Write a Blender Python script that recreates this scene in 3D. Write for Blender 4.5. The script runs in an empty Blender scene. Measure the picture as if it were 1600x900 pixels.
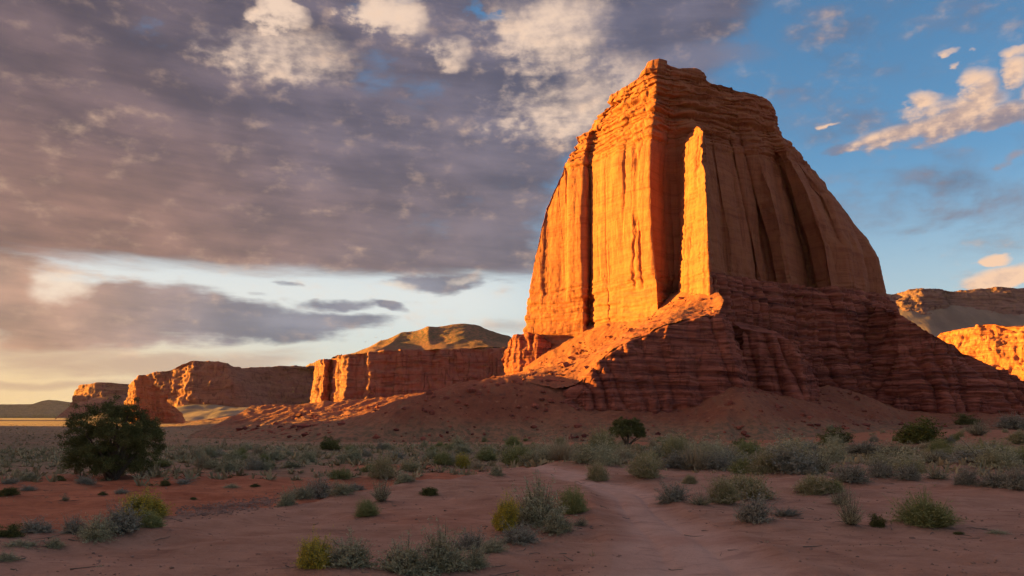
import bpy, math, random
import numpy as np
from mathutils import Vector
D = bpy.data
scene = bpy.context.scene
COL = scene.collection
R = math.radians

# ------------------------------------------------------------------ camera
F, HY, CZ = 1300.0, 652.0, 2.6          # focal length in photo pixels, horizon row, eye height (m)
cam = D.objects.new('camera', D.cameras.new('camera')); COL.objects.link(cam)
cam.location = (0, 0, CZ); cam.rotation_euler = (R(90), 0, 0)
cam.data.sensor_width = 36; cam.data.lens = 36 * F / 1600
cam.data.shift_y = (HY - 450) / 1600
cam.data.clip_start = 0.1; cam.data.clip_end = 60000
scene.camera = cam

# ------------------------------------------------------------------ render, exposure
scene.view_settings.view_transform = 'Standard'; scene.view_settings.look = 'None'
scene.view_settings.gamma = 1; scene.view_settings.use_curve_mapping = False
scene.view_settings.exposure = 2.50
scene.render.engine = 'CYCLES'
cy = scene.cycles
cy.max_bounces = 5; cy.diffuse_bounces = 3; cy.glossy_bounces = 1; cy.transmission_bounces = 2
cy.transparent_max_bounces = 4; cy.caustics_reflective = False; cy.caustics_refractive = False
cy.use_adaptive_sampling = True; cy.adaptive_threshold = 0.015
cy.use_denoising = True; cy.denoiser = 'OPENIMAGEDENOISE'

# ------------------------------------------------------------------ sun
SUN_EL, SUN_AZ = 5.5, -76.0             # degrees; azimuth from +Y, negative = to the left
sd = Vector((math.sin(R(SUN_AZ)) * math.cos(R(SUN_EL)), math.cos(R(SUN_AZ)) * math.cos(R(SUN_EL)), math.sin(R(SUN_EL))))
sun = D.objects.new('sun', D.lights.new('sun', 'SUN')); COL.objects.link(sun)
sun.data.energy = 5.0; sun.data.angle = R(0.5); sun.data.color = (1.0, 0.53, 0.06)
sun.rotation_euler = sd.to_track_quat('Z', 'Y').to_euler()
sun.location = (-60, 0, 60)

# ------------------------------------------------------------------ node helper with operator overloading
class V:
    def __init__(s, t, sock): s.t, s.k = t, sock
    def __add__(a, b): return a.t.m('ADD', a, b)
    __radd__ = __add__
    def __sub__(a, b): return a.t.m('SUBTRACT', a, b)
    def __rsub__(a, b): return a.t.m('SUBTRACT', b, a)
    def __mul__(a, b): return a.t.m('MULTIPLY', a, b)
    __rmul__ = __mul__
    def __truediv__(a, b): return a.t.m('DIVIDE', a, b)
class NT:
    def __init__(s, tree): s.tree = tree; s.n = tree.nodes; s.l = tree.links
    def put(s, sock, v):
        if isinstance(v, V): s.l.new(v.k, sock)
        elif isinstance(v, (tuple, list)) and len(v) == 3 and sock.type == 'RGBA': sock.default_value = (*v, 1)
        else: sock.default_value = v
    def m(s, op, a, b=0.0, c=0.0):
        nd = s.n.new('ShaderNodeMath'); nd.operation = op
        s.put(nd.inputs[0], a); s.put(nd.inputs[1], b); s.put(nd.inputs[2], c)
        return V(s, nd.outputs[0])
    def mx(s, a, b): return s.m('MAXIMUM', a, b)
    def mn(s, a, b): return s.m('MINIMUM', a, b)
    def step(s, a, lo, hi, o0=0.0, o1=1.0):
        nd = s.n.new('ShaderNodeMapRange'); nd.interpolation_type = 'SMOOTHSTEP'
        for i, v in enumerate((a, lo, hi, o0, o1)): s.put(nd.inputs[i], v)
        return V(s, nd.outputs[0])
    def xyz(s, x, y, z):
        nd = s.n.new('ShaderNodeCombineXYZ')
        for i, v in enumerate((x, y, z)): s.put(nd.inputs[i], v)
        return V(s, nd.outputs[0])
    def sep(s, v):
        nd = s.n.new('ShaderNodeSeparateXYZ'); s.put(nd.inputs[0], v)
        return [V(s, o) for o in nd.outputs]
    def noise(s, vec, scale=1.0, detail=4.0, rough=0.5, dist=0.0):
        nd = s.n.new('ShaderNodeTexNoise')
        s.put(nd.inputs['Vector'], vec); s.put(nd.inputs['Scale'], scale); s.put(nd.inputs['Detail'], detail)
        s.put(nd.inputs['Roughness'], rough); s.put(nd.inputs['Distortion'], dist)
        return V(s, nd.outputs[0])
    def mix(s, f, a, b, mode='MIX'):
        nd = s.n.new('ShaderNodeMix'); nd.data_type = 'RGBA'; nd.blend_type = mode
        s.put(nd.inputs[0], f); s.put(nd.inputs[6], a); s.put(nd.inputs[7], b)
        return V(s, nd.outputs[2])
    def vmul(s, v, w):
        nd = s.n.new('ShaderNodeVectorMath'); nd.operation = 'MULTIPLY'
        s.put(nd.inputs[0], v); s.put(nd.inputs[1], w)
        return V(s, nd.outputs[0])
    def attr(s, name):
        nd = s.n.new('ShaderNodeAttribute'); nd.attribute_name = name
        return V(s, nd.outputs['Color']), V(s, nd.outputs['Fac'])

# ------------------------------------------------------------------ sky: Nishita with clouds by direction
def az_el(px, py):
    x = (px - 800) / F; return math.degrees(math.atan(x)), math.degrees(math.atan((HY - py) / F / math.hypot(1, x)))
K = 0.8 / 2.25
def ck(*c): return tuple(q * K for q in c)
def build_world():
    w = D.worlds.new('World'); scene.world = w; w.use_nodes = True
    g = NT(w.node_tree); g.n.clear()
    out = g.n.new('ShaderNodeOutputWorld'); bg = g.n.new('ShaderNodeBackground'); g.l.new(bg.outputs[0], out.inputs[0])
    sky = g.n.new('ShaderNodeTexSky'); sky.sky_type = 'NISHITA'; sky.sun_disc = False
    sky.sun_elevation = R(SUN_EL); sky.sun_rotation = R(SUN_AZ)
    sky.altitude = 1800; sky.air_density = 1.0; sky.dust_density = 0.6; sky.ozone_density = 2.0
    S = V(g, sky.outputs[0])
    tc = g.n.new('ShaderNodeTexCoord'); x, y, z = g.sep(V(g, tc.outputs['Generated']))
    A = g.m('ARCTAN2', x, y) * 57.2958
    E = g.m('ARCSINE', z) * 57.2958
    # cloud coordinates: flattened towards the horizon as a layer seen edge-on
    nA = g.noise(g.xyz(A * 0.09, E * 0.16, 3.0), 1.0, 5, 0.55)
    nB = g.noise(g.xyz(A * 0.09, E * 0.16, 9.0), 1.0, 5, 0.55)
    wA = A + (nA - 0.5) * 7.0
    wE = E + (nB - 0.5) * 3.6
    def ell(px, py, rx, ry, rot=0.0, wgt=1.0, a=wA, e=wE):
        ca, ce = az_el(px, py); c = math.cos(math.atan((px - 800) / F))
        rx = rx / F * 57.3 * c * c; ry = ry / F * 57.3 * c
        dx, dy = a - ca, e - ce
        if rot:
            k, q = math.cos(R(rot)), math.sin(R(rot))
            dx, dy = (dx * k + dy * q), (dy * k - dx * q)
        dx, dy = dx * (1 / rx), dy * (1 / ry)
        return g.mx(1.0 - (dx * dx + dy * dy), 0.0) * wgt
    def union(L):
        r = L[0]
        for q in L[1:]: r = g.mx(r, q)
        return r
    fine = g.noise(g.xyz(A * 0.11, E * 0.26, 1.0), 1.0, 10, 0.62, 0.25)
    big = g.noise(g.xyz(A * 0.045, E * 0.12, 7.0), 1.0, 5, 0.55)
    streak = g.noise(g.xyz(A * 0.075, E * 0.62 + A * 0.04, 5.0), 1.0, 9, 0.6)
    puff = g.noise(g.xyz(A * 0.50, E * 0.85, 2.0), 1.0, 9, 0.58)
    soft = g.noise(g.xyz(A * 0.20, E * 0.34, 4.0), 1.0, 3, 0.5)
    wsp = g.noise(g.xyz(A * 0.16, E * 1.1, 8.0), 1.0, 9, 0.62, 0.4)
    # the big deck with its flat base
    base_e = az_el(500, 428)[1]
    deck = union([ell(250, 190, 900, 330, 0, 1.5), ell(620, 300, 330, 200, 0, 1.3), ell(840, 90, 330, 190, 8, 1.2),
                  ell(1010, 45, 260, 75, 18, 0.9), ell(760, 395, 170, 75, -8, 0.95)])
    flat = g.step(E + (streak - 0.5) * 1.5 + (wsp - 0.5) * 0.9, base_e - 0.45, base_e + 0.75)
    oA = wA + (puff - 0.5) * 5.0 + (soft - 0.5) * 5.0; oE = wE + (nA - 0.5) * 4.0 + (puff - 0.5) * 2.5
    def elo(*q): return ell(*q, a=oA, e=oE)
    hole = union([elo(575, 108, 90, 50, 0, 0.62), elo(650, 148, 100, 44, 20, 0.45), elo(775, 8, 60, 22, -20, 0.9), elo(720, 340, 190, 50, 10, 0.42),
                  elo(560, 50, 50, 60, 0, 0.45), elo(885, 320, 70, 150, 0, 0.35), elo(160, 20, 240, 40, 0, 0.35)])
    d1 = g.step(g.mn(deck, 1.0) + (fine - 0.5) * 1.8 + (puff - 0.5) * 0.4 + (streak - 0.5) * 0.5 - hole, -0.10, 0.62) * flat
    # middle band of ragged cloud under the deck
    band = union([ell(110, 478, 380, 66, 0, 1.2), ell(330, 497, 310, 38, -3, 1.1), ell(500, 503, 140, 22, 0, 0.95),
                  ell(530, 474, 85, 13, 2, 0.85), ell(612, 477, 44, 11, -14, 0.85), ell(690, 443, 130, 17, 0, 1.0), ell(20, 425, 200, 45, 0, 0.9), ell(415, 463, 30, 6, 0, 0.5), ell(455, 447, 24, 6, 0, 0.5)])
    d2 = g.step(band + (puff - 0.5) * 0.8 + (wsp - 0.5) * 1.3, 0.12, 0.80)
    low = union([ell(270, 562, 320, 28, 0, 1.0), ell(70, 540, 190, 24, 0, 0.8), ell(60, 590, 280, 14, 0, 0.8), ell(790, 510, 70, 16, 0, 0.7), ell(420, 548, 130, 12, 0, 0.5)])
    d3 = g.step(low + (streak - 0.5) * 0.7 + (wsp - 0.5) * 0.9, 0.10, 0.95) * 0.8
    # bright small cumulus on the right
    lA = A + (puff - 0.5) * 2.4 + (soft - 0.5) * 1.5; lE = E + (nB - 0.5) * 1.2 + (puff - 0.5) * 1.5
    def el2(*q): return ell(*q, a=lA, e=lE)
    cum = union([el2(1400, 212, 90, 20, 10, 1.0), el2(1480, 192, 95, 30, 6, 1.1), el2(1515, 168, 75, 34, 10, 0.9), el2(1455, 170, 60, 24, 0, 0.7), el2(1560, 180, 75, 24, 5, 1.0), el2(1525, 135, 44, 40, 30, 1.1),
                 el2(1585, 105, 36, 28, 0, 1.0), el2(1440, 152, 36, 17, -10, 0.9), el2(1340, 228, 36, 11, 10, 0.8), el2(1292, 199, 20, 5, 5, 0.6),
                 el2(1555, 410, 30, 11, 0, 1.0), el2(1570, 437, 90, 20, 6, 1.1), el2(1590, 74, 30, 9, 0, 0.7), el2(1590, 243, 34, 9, 15, 0.7),
                 el2(1485, 75, 14, 6, 0, 0.6), el2(1512, 78, 9, 5, 0, 0.6), el2(1490, 95, 10, 5, 0, 0.6), el2(1675, 150, 110, 50, 10, 1.0)])
    d4 = g.step(cum + (puff - 0.5) * 1.5 + (fine - 0.5) * 0.7, 0.0, 0.95)
    dkc = union([el2(1305, 236, 32, 10, 12, 0.9), el2(1575, 186, 60, 12, 6, 0.8), el2(1225, 150, 18, 12, 0, 0.5), el2(1265, 45, 30, 8, 0, 0.3)])
    d5 = g.step(dkc + (puff - 0.5) * 0.8, 0.15, 0.85) * 0.7
    wisp = union([ell(1100, 85, 130, 32, -6, 1.0), ell(1290, 18, 50, 16, 0, 0.6), ell(1440, 42, 55, 14, 0, 0.6)])
    d6 = g.step(wisp + (fine - 0.5) * 1.0, 0.2, 1.0) * 0.65
    # scattered cloud over the rest of the hemisphere, out of the picture
    away = g.step(g.m('ABSOLUTE', A), 38, 55)
    over = g.step(E, 32, 45)
    d7 = g.step(fine + (nA - 0.5) * 0.6, 0.42, 0.60) * g.mx(away, over) * g.step(E, 3, 12) * 0.85
    # colours of the sky itself, whitening in the thick air low down
    sat = g.n.new('ShaderNodeHueSaturation'); g.put(sat.inputs['Saturation'], 1.08); g.put(sat.inputs['Color'], S)
    c = g.vmul(V(g, sat.outputs[0]), (0.84, 0.93, 0.95))
    veil = g.step(E, 17, 1.5)
    veil_c = g.mix(g.step(A, -33, -6), ck(8.4, 5.5, 3.1), g.mix(g.step(A, -6, 26), ck(6.9, 6.9, 6.4), ck(5.4, 5.9, 6.0)))
    c = g.mix(veil * 0.92, c, veil_c)
    gap = g.step(g.m('ABSOLUTE', E - 8.2), 4.5, 0.0) * g.step(A, 8, -4)
    c = g.mix(gap * 0.7, c, ck(8.3, 8.3, 7.9))
    # clouds: brown and rosy near the sunset, blue grey away from it
    east = g.step(A + (big - 0.5) * 16, -32, 10)
    lowf = g.step(E + (big - 0.5) * 10, 25, 9)
    warm = g.mix(lowf, ck(1.28, 0.98, 1.16), ck(2.8, 1.62, 1.32))
    cool = g.mix(lowf, ck(1.45, 1.40, 1.95), ck(1.60, 1.50, 1.90))
    shade = g.mix(east, warm, cool)
    rel = g.step(soft * 0.5 + streak * 0.5 + fine * 0.2, 0.46, 0.76)
    shade = g.mix(rel, g.vmul(shade, (0.80, 0.83, 0.88)), g.vmul(shade, (1.42, 1.36, 1.32)))
    puff2 = g.noise(g.xyz(A * 0.50 + 0.20, E * 0.85 - 0.12, 2.0), 1.0, 9, 0.58)
    edge = g.step(puff - puff2, -0.14, 0.20)
    # sunlit heads of the deck
    hA = wA + (puff - 0.5) * 4.5 + (soft - 0.5) * 6.0; hE = wE + (nA - 0.5) * 4.0 + (puff - 0.5) * 2.5
    def elh(*q): return ell(*q, a=hA, e=hE)
    heads = union([elh(425, 22, 66, 34, 0, 1.15), elh(440, 90, 170, 75, -10, 0.75), elh(625, 15, 85, 60, 0, 1.2), elh(860, 70, 150, 90, 20, 0.95), elh(880, 165, 130, 85, 0, 0.85),
                   elh(710, 80, 46, 30, 40, 0.85), elh(800, 45, 80, 70, 0, 0.75), elh(760, 200, 170, 60, 0, 0.35), elh(960, 130, 100, 70, 0, 0.8)])
    lit = g.step(heads + (fine - 0.5) * 1.1 + (edge - 0.5) * 0.22 + (soft - 0.5) * 0.5 + (puff - 0.5) * 0.7, 0.25, 1.25)
    lit = lit * g.step(heads, 0.12, 0.75)
    deck_c = g.mix(lit, shade, ck(8.8, 6.5, 5.0))
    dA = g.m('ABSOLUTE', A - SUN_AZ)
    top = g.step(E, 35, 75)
    glow = g.step(dA, 62, 12) * g.step(E, 50, 8)                        # unseen sky round the sunset, brightened to side-light the shaded cliffs
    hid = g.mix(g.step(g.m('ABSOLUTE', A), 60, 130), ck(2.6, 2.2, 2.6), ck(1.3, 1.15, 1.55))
    hid = g.mix(top, hid, ck(10.5, 8.2, 7.6))  # unseen cloud colour, brightened overhead for the ground, dimmed behind for the cliffs
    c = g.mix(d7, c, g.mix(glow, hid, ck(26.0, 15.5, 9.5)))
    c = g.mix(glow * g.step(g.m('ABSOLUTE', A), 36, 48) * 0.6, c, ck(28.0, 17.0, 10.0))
    c = g.mix(d3, c, g.mix(east, ck(5.6, 3.7, 2.7), ck(4.4, 4.2, 4.2)))
    band_c = g.mix(g.step(A + (big - 0.5) * 10, -31, -14), ck(4.0, 2.4, 1.8), ck(1.9, 1.95, 2.5))
    band_c = g.mix(rel, g.vmul(band_c, (0.85, 0.86, 0.9)), g.vmul(band_c, (1.5, 1.42, 1.35)))
    lit2 = union([ell(100, 440, 80, 36, 25, 1.0), ell(610, 448, 65, 15, 0, 1.0), ell(740, 441, 44, 9, 0, 0.7)])
    band_c = g.mix(g.step(lit2 + (puff - 0.5) * 1.1 + (fine - 0.5) * 0.8, 0.25, 1.1) * 0.9, band_c, ck(9.5, 7.8, 6.2))
    c = g.mix(d2 * 0.93, c, band_c)
    c = g.mix(d1 * 0.97, c, deck_c)
    c = g.mix(d6, c, ck(2.0, 2.1, 3.0))
    cum_c = g.mix(g.step((edge - 0.5) * 0.6 + (lE - (A * 0.13 + 13.8)) * 0.22 + d4 * 0.25 + g.step(E, 12, 10) * 2.6, -0.25, 0.75), ck(3.7, 2.8, 2.9), ck(9.4, 6.2, 4.2))
    c = g.mix(d4 * 0.96, c, cum_c)
    c = g.mix(d5, c, ck(2.2, 2.1, 2.8))
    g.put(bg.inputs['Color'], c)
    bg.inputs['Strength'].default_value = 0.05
    w.cycles.sampling_method = 'MANUAL'; w.cycles.sample_map_resolution = 512
build_world()

# ------------------------------------------------------------------ numpy noise
_rng = np.random.default_rng(7)
_G = _rng.normal(size=(256, 3)).astype(np.float32); _G /= np.linalg.norm(_G, axis=1)[:, None]
_PM = _rng.permutation(256).astype(np.int32); _PM = np.concatenate([_PM, _PM, _PM])
def perlin(p):
    p = np.asarray(p, dtype=np.float64)
    i = np.floor(p).astype(np.int64); f = (p - i).astype(np.float32); i &= 255
    u = f * f * f * (f * (f * 6 - 15) + 10)
    out = 0
    for dx in (0, 1):
        wx = u[:, 0] if dx else 1 - u[:, 0]
        for dy in (0, 1):
            wy = u[:, 1] if dy else 1 - u[:, 1]
            h1 = _PM[_PM[(i[:, 0] + dx) & 255] + ((i[:, 1] + dy) & 255)]
            for dz in (0, 1):
                wz = u[:, 2] if dz else 1 - u[:, 2]
                gr = _G[_PM[h1 + ((i[:, 2] + dz) & 255)]]
                out = out + wx * wy * wz * (gr[:, 0] * (f[:, 0] - dx) + gr[:, 1] * (f[:, 1] - dy) + gr[:, 2] * (f[:, 2] - dz))
    return out * 1.6
def fbm(p, octv=4, gain=0.5, lac=2.03):
    p = np.asarray(p, dtype=np.float64); a, s, t = 1.0, 0, 0
    for k in range(octv):
        s = s + a * perlin(p * lac ** k + 17.3 * k); t += a; a *= gain
    return s / t
def sstep(a, b, x):
    t = np.clip((x - a) / (b - a), 0, 1); return t * t * (3 - 2 * t)
def P3(px, py, Y): return ((px - 800) / F * Y, Y, CZ + (HY - py) / F * Y)
def PZ(px, Y, z): return ((px - 800) / F * Y, Y, z)

# ------------------------------------------------------------------ mesh helpers
def link(o, parent=None):
    COL.objects.link(o)
    if parent is not None: o.parent = parent
    return o
def np_mesh(name, verts, faces, mat, smooth=True, colors=None, parent=None, matidx=None):
    """verts (N,3); faces (M,3|4) array."""
    verts = np.ascontiguousarray(verts, dtype=np.float32); faces = np.ascontiguousarray(faces, dtype=np.int32)
    me = D.meshes.new(name); n, (m, k) = len(verts), faces.shape
    me.vertices.add(n); me.vertices.foreach_set('co', verts.ravel())
    me.loops.add(m * k); me.loops.foreach_set('vertex_index', faces.ravel())
    me.polygons.add(m); me.polygons.foreach_set('loop_start', np.arange(0, m * k, k, dtype=np.int32))
    me.polygons.foreach_set('loop_total', np.full(m, k, dtype=np.int32))
    me.polygons.foreach_set('use_smooth', np.full(m, smooth, dtype=bool))
    if colors is not None:
        ca = me.color_attributes.new('tint', 'FLOAT_COLOR', 'POINT')
        c4 = np.zeros((n, 4), dtype=np.float32); c4[:, :colors.shape[1]] = colors; ca.data.foreach_set('color', c4.ravel())
    me.update(calc_edges=True); me.validate()
    for q in (mat if isinstance(mat, (list, tuple)) else [mat]): me.materials.append(q)
    if matidx is not None: me.polygons.foreach_set('material_index', np.ascontiguousarray(matidx, dtype=np.int32))
    return link(D.objects.new(name, me), parent)
def grid_faces(nv, ns, closed=False):
    a = np.arange(nv * ns).reshape(nv, ns)
    if closed: a = np.concatenate([a, a[:, :1]], 1)
    return np.stack([a[:-1, :-1], a[:-1, 1:], a[1:, 1:], a[1:, :-1]], -1).reshape(-1, 4)
def tag(o, label=None, cat=None, group=None, kind=None):
    for k, v in (('label', label), ('category', cat), ('group', group), ('kind', kind)):
        if v: o[k] = v
    return o
def empty(name, loc=(0, 0, 0)):
    o = D.objects.new(name, None); o.location = loc; o.empty_display_size = 0.3; return link(o)

def sheet(rows, ds, dz, disp=None, closed=False, smooth=1.5, coarse=None):
    """rows: control polylines bottom->top with equal counts, left->right seen from outside. Returns dense grid verts, nv, ns."""
    rows = [np.array(r, dtype=np.float64) for r in rows]
    if closed: rows = [np.concatenate([r, r[:1]]) for r in rows]
    K = len(rows[0]); seg = np.max([np.linalg.norm(np.diff(r, axis=0), axis=1) for r in rows], axis=0)
    u = []
    for k in range(K - 1):
        step = coarse[k] if coarse and coarse[k] else ds
        n = max(2, int(seg[k] / step)); u.append(k + np.arange(n) / n)
    u = np.concatenate(u + ([] if closed else [[K - 1.0]]))
    R_ = []
    for r in rows:
        q = np.stack([np.interp(u, np.arange(K), r[:, c]) for c in range(3)], 1)
        if smooth:
            n = max(1, int(smooth / ds)); ker = np.hanning(2 * n + 3)[1:-1]; ker /= ker.sum(); w = len(ker) // 2
            for c in range(3):
                e = np.pad(q[:, c], w, mode='wrap') if closed else np.pad(q[:, c], w, mode='reflect', reflect_type='odd') if len(q) > w else None
                if e is not None: q[:, c] = np.convolve(e, ker, 'valid')
        R_.append(q)
    out = []
    for a, b in zip(R_[:-1], R_[1:]):
        n = max(1, int(np.max(np.linalg.norm(b - a, axis=1)) / dz)) if dz else 1
        n = min(n, 400)
        for i in range(n): out.append(a + (b - a) * (i / n))
    out.append(R_[-1]); G_ = np.array(out)
    if disp is not None:
        dsv = np.gradient(G_, axis=1); dvv = np.gradient(G_, axis=0)
        if closed:
            dsv[:, 0] = (G_[:, 1] - G_[:, -1]) / 2; dsv[:, -1] = (G_[:, 0] - G_[:, -2]) / 2
        N = np.cross(dsv, dvv); N /= np.maximum(np.linalg.norm(N, axis=2, keepdims=True), 1e-9)
        P = G_.reshape(-1, 3); d = disp(P, N.reshape(-1, 3))
        if d.ndim == 1: P = P + N.reshape(-1, 3) * d[:, None]
        else: P = P + d
        G_ = P.reshape(G_.shape)
    return G_, G_.shape[0], G_.shape[1]
def sheet_obj(name, rows, ds, dz, mat, disp=None, closed=False, parent=None, smooth=1.5, cap=None, coarse=None):
    G_, nv, ns = sheet(rows, ds, dz, disp, closed, smooth, coarse)
    v = G_.reshape(-1, 3); f = grid_faces(nv, ns, closed)
    return np_mesh(name, v, f, mat, parent=parent)
def rbf(ctrl):
    """thin plate spline z(x,y) through control points"""
    C = np.array(ctrl, dtype=np.float64); xy, z = C[:, :2] / 50.0, C[:, 2]; n = len(C)
    def phi(r2): return 0.5 * r2 * np.log(np.maximum(r2, 1e-12))
    K_ = phi(((xy[:, None] - xy[None]) ** 2).sum(-1)) + np.eye(n) * 1e-3
    Pm = np.concatenate([np.ones((n, 1)), xy], 1)
    M = np.block([[K_, Pm], [Pm.T, np.zeros((3, 3))]])
    w = np.linalg.solve(M, np.concatenate([z, np.zeros(3)]))
    def f(x, y):
        q = np.stack([x, y], -1).reshape(-1, 2) / 50.0; o = np.empty(len(q))
        for i in range(0, len(q), 20000):
            b = q[i:i + 20000]; o[i:i + 20000] = phi(((b[:, None] - xy[None]) ** 2).sum(-1)) @ w[:n] + w[n] + b @ w[n + 1:]
        return o.reshape(np.shape(x))
    return f

# ------------------------------------------------------------------ materials
def new_mat(name, rough=0.9):
    m = D.materials.new(name); m.use_nodes = True; g = NT(m.node_tree)
    b = m.node_tree.nodes['Principled BSDF']; b.inputs['Roughness'].default_value = rough
    b.inputs['Specular IOR Level'].default_value = 0.15
    return m, g, b
def bump(g, b, h, strength, dist):
    nd = g.n.new('ShaderNodeBump'); g.put(nd.inputs['Strength'], strength); g.put(nd.inputs['Distance'], dist); g.put(nd.inputs['Height'], h)
    g.l.new(nd.outputs[0], b.inputs['Normal'])
def rock_mat(name, light, mid, dark, sz=0.25, vert=0.5, band=0.8, scale=1.0, line=1.0, dk=0.50, blot=0.55, bmp=0.7, z_split=None, alt=None):
    """bedded sandstone: colour bands in z, desert varnish streaks running down, blotches"""
    m, g, b = new_mat(name)
    geo = g.n.new('ShaderNodeNewGeometry'); P = V(g, geo.outputs['Position']); x, y, z = g.sep(P)
    wob = g.noise(P, 0.03 * scale, 3) * (5.0 / scale)
    zz = z + wob + (x + y) * 0.02
    s1 = g.noise(g.xyz(0.0, 0.0, zz), sz * scale, 6, 0.65)
    s2 = g.noise(g.xyz(x * 0.05, y * 0.05, zz), sz * 3.1 * scale, 4, 0.6)
    st = g.noise(g.vmul(P, (1, 1, 0.05)), 0.45 * scale, 6, 0.6)
    st2 = g.noise(g.vmul(P, (1, 1, 0.12)), 0.14 * scale, 4, 0.55)
    bl = g.noise(P, 0.25 * scale, 8, 0.65)
    jt = g.noise(g.vmul(P, (1, 1, 0.045)), 0.16 * scale, 3, 0.5, 0.25)
    joint = g.step(g.m('ABSOLUTE', jt - 0.5), 0.016, 0.002) * g.step(bl, 0.38, 0.55)
    jt2 = g.noise(g.vmul(P, (1, 1, 0.09)), 0.42 * scale, 3, 0.5, 0.2)
    joint = g.mx(joint, g.step(g.m('ABSOLUTE', jt2 - 0.47), 0.014, 0.002) * g.step(st2, 0.45, 0.55) * 0.8)
    bed = g.step(g.m('ABSOLUTE', s2 - 0.5), 0.022, 0.004) * g.step(bl, 0.30, 0.50)
    s3 = g.noise(g.xyz(x * 0.04, y * 0.04, zz + x * 0.05), 1.3 * scale, 5, 0.65)
    strata = s1 * 0.5 + s2 * 0.28 + s3 * 0.22
    c = g.mix(g.step(strata, 0.36, 0.66) * band, mid, light)
    c = g.mix(g.step(strata, dk, dk - 0.15) * band, c, dark)
    c = g.mix(g.step(st, 0.53, 0.70) * vert, c, g.vmul(g.mix(0.5, dark, mid), (0.75, 0.72, 0.72)))
    c = g.mix(g.step(st2, 0.52, 0.7) * vert * 0.8, c, light)
    c = g.mix(g.step(bl, 0.42, 0.68) * blot, c, g.mix(0.5, mid, dark))
    if z_split is not None:
        c2 = g.mix(g.step(strata, 0.40, 0.62), alt[1], alt[0])
        c2 = g.mix(g.step(s2, 0.46, 0.34), c2, alt[2])
        c = g.mix(g.step(z + (bl - 0.5) * 3, z_split + 2, z_split - 2), c, c2)
    c = g.mix(g.mx(joint * (vert * 1.3 * line), bed * (band * 0.55 * line)), c, g.vmul(dark, (0.45, 0.42, 0.45)) if isinstance(dark, V) else tuple(q * 0.45 for q in dark))
    g.put(b.inputs['Base Color'], c)
    h = strata * 0.9 + bl * 0.8 + st * 0.5 - joint * 0.6 - bed * 0.35
    bump(g, b, h, bmp, 1.1 / scale)
    return m
ROCK = rock_mat('butte sandstone', (0.38, 0.145, 0.070), (0.305, 0.103, 0.052), (0.175, 0.052, 0.034), sz=0.16, vert=0.5, line=0.4, blot=0.4, bmp=0.4)
LOWROCK = rock_mat('banded mudstone', (0.40, 0.128, 0.078), (0.265, 0.068, 0.044), (0.060, 0.018, 0.016), sz=0.26, vert=0.30, band=1.0, line=0.9, dk=0.535, blot=0.18, bmp=0.55)
FARROCK = rock_mat('mesa sandstone', (0.36, 0.150, 0.098), (0.29, 0.108, 0.072), (0.175, 0.064, 0.048), sz=0.10, vert=0.45, scale=0.45)
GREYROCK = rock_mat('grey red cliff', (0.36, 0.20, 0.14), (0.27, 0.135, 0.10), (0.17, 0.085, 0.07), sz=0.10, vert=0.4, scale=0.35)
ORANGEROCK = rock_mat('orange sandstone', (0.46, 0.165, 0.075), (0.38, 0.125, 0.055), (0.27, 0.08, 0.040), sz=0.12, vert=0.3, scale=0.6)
def talus_mat():
    m, g, b = new_mat('talus')
    geo = g.n.new('ShaderNodeNewGeometry'); P = V(g, geo.outputs['Position'])
    n1 = g.noise(P, 0.05, 5, 0.6); n2 = g.noise(P, 0.6, 8, 0.7); n3 = g.noise(g.vmul(P, (1, 0.25, 0.25)), 0.25, 5, 0.6)
    c = g.mix(g.step(n1, 0.35, 0.65), (0.30, 0.108, 0.056), (0.235, 0.076, 0.040))
    c = g.mix(g.step(n2, 0.52, 0.66) * 0.7, c, (0.14, 0.055, 0.036))
    c = g.mix(g.step(n2, 0.44, 0.30) * 0.6, c, (0.40, 0.18, 0.10))
    c = g.mix(g.step(n3, 0.55, 0.7) * 0.4, c, (0.24, 0.15, 0.08))
    zz = g.sep(P)[2] + (n1 - 0.5) * 7
    low = g.mix(g.step(n2, 0.42, 0.60), (0.33, 0.165, 0.092), (0.155, 0.118, 0.066))
    c = g.mix(g.step(zz, 4.0, -2.6) * 0.85, c, low)
    g.put(b.inputs['Base Color'], c); bump(g, b, n2 * 0.8 + n1, 0.7, 0.9)
    return m
TALUS = talus_mat()
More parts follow.
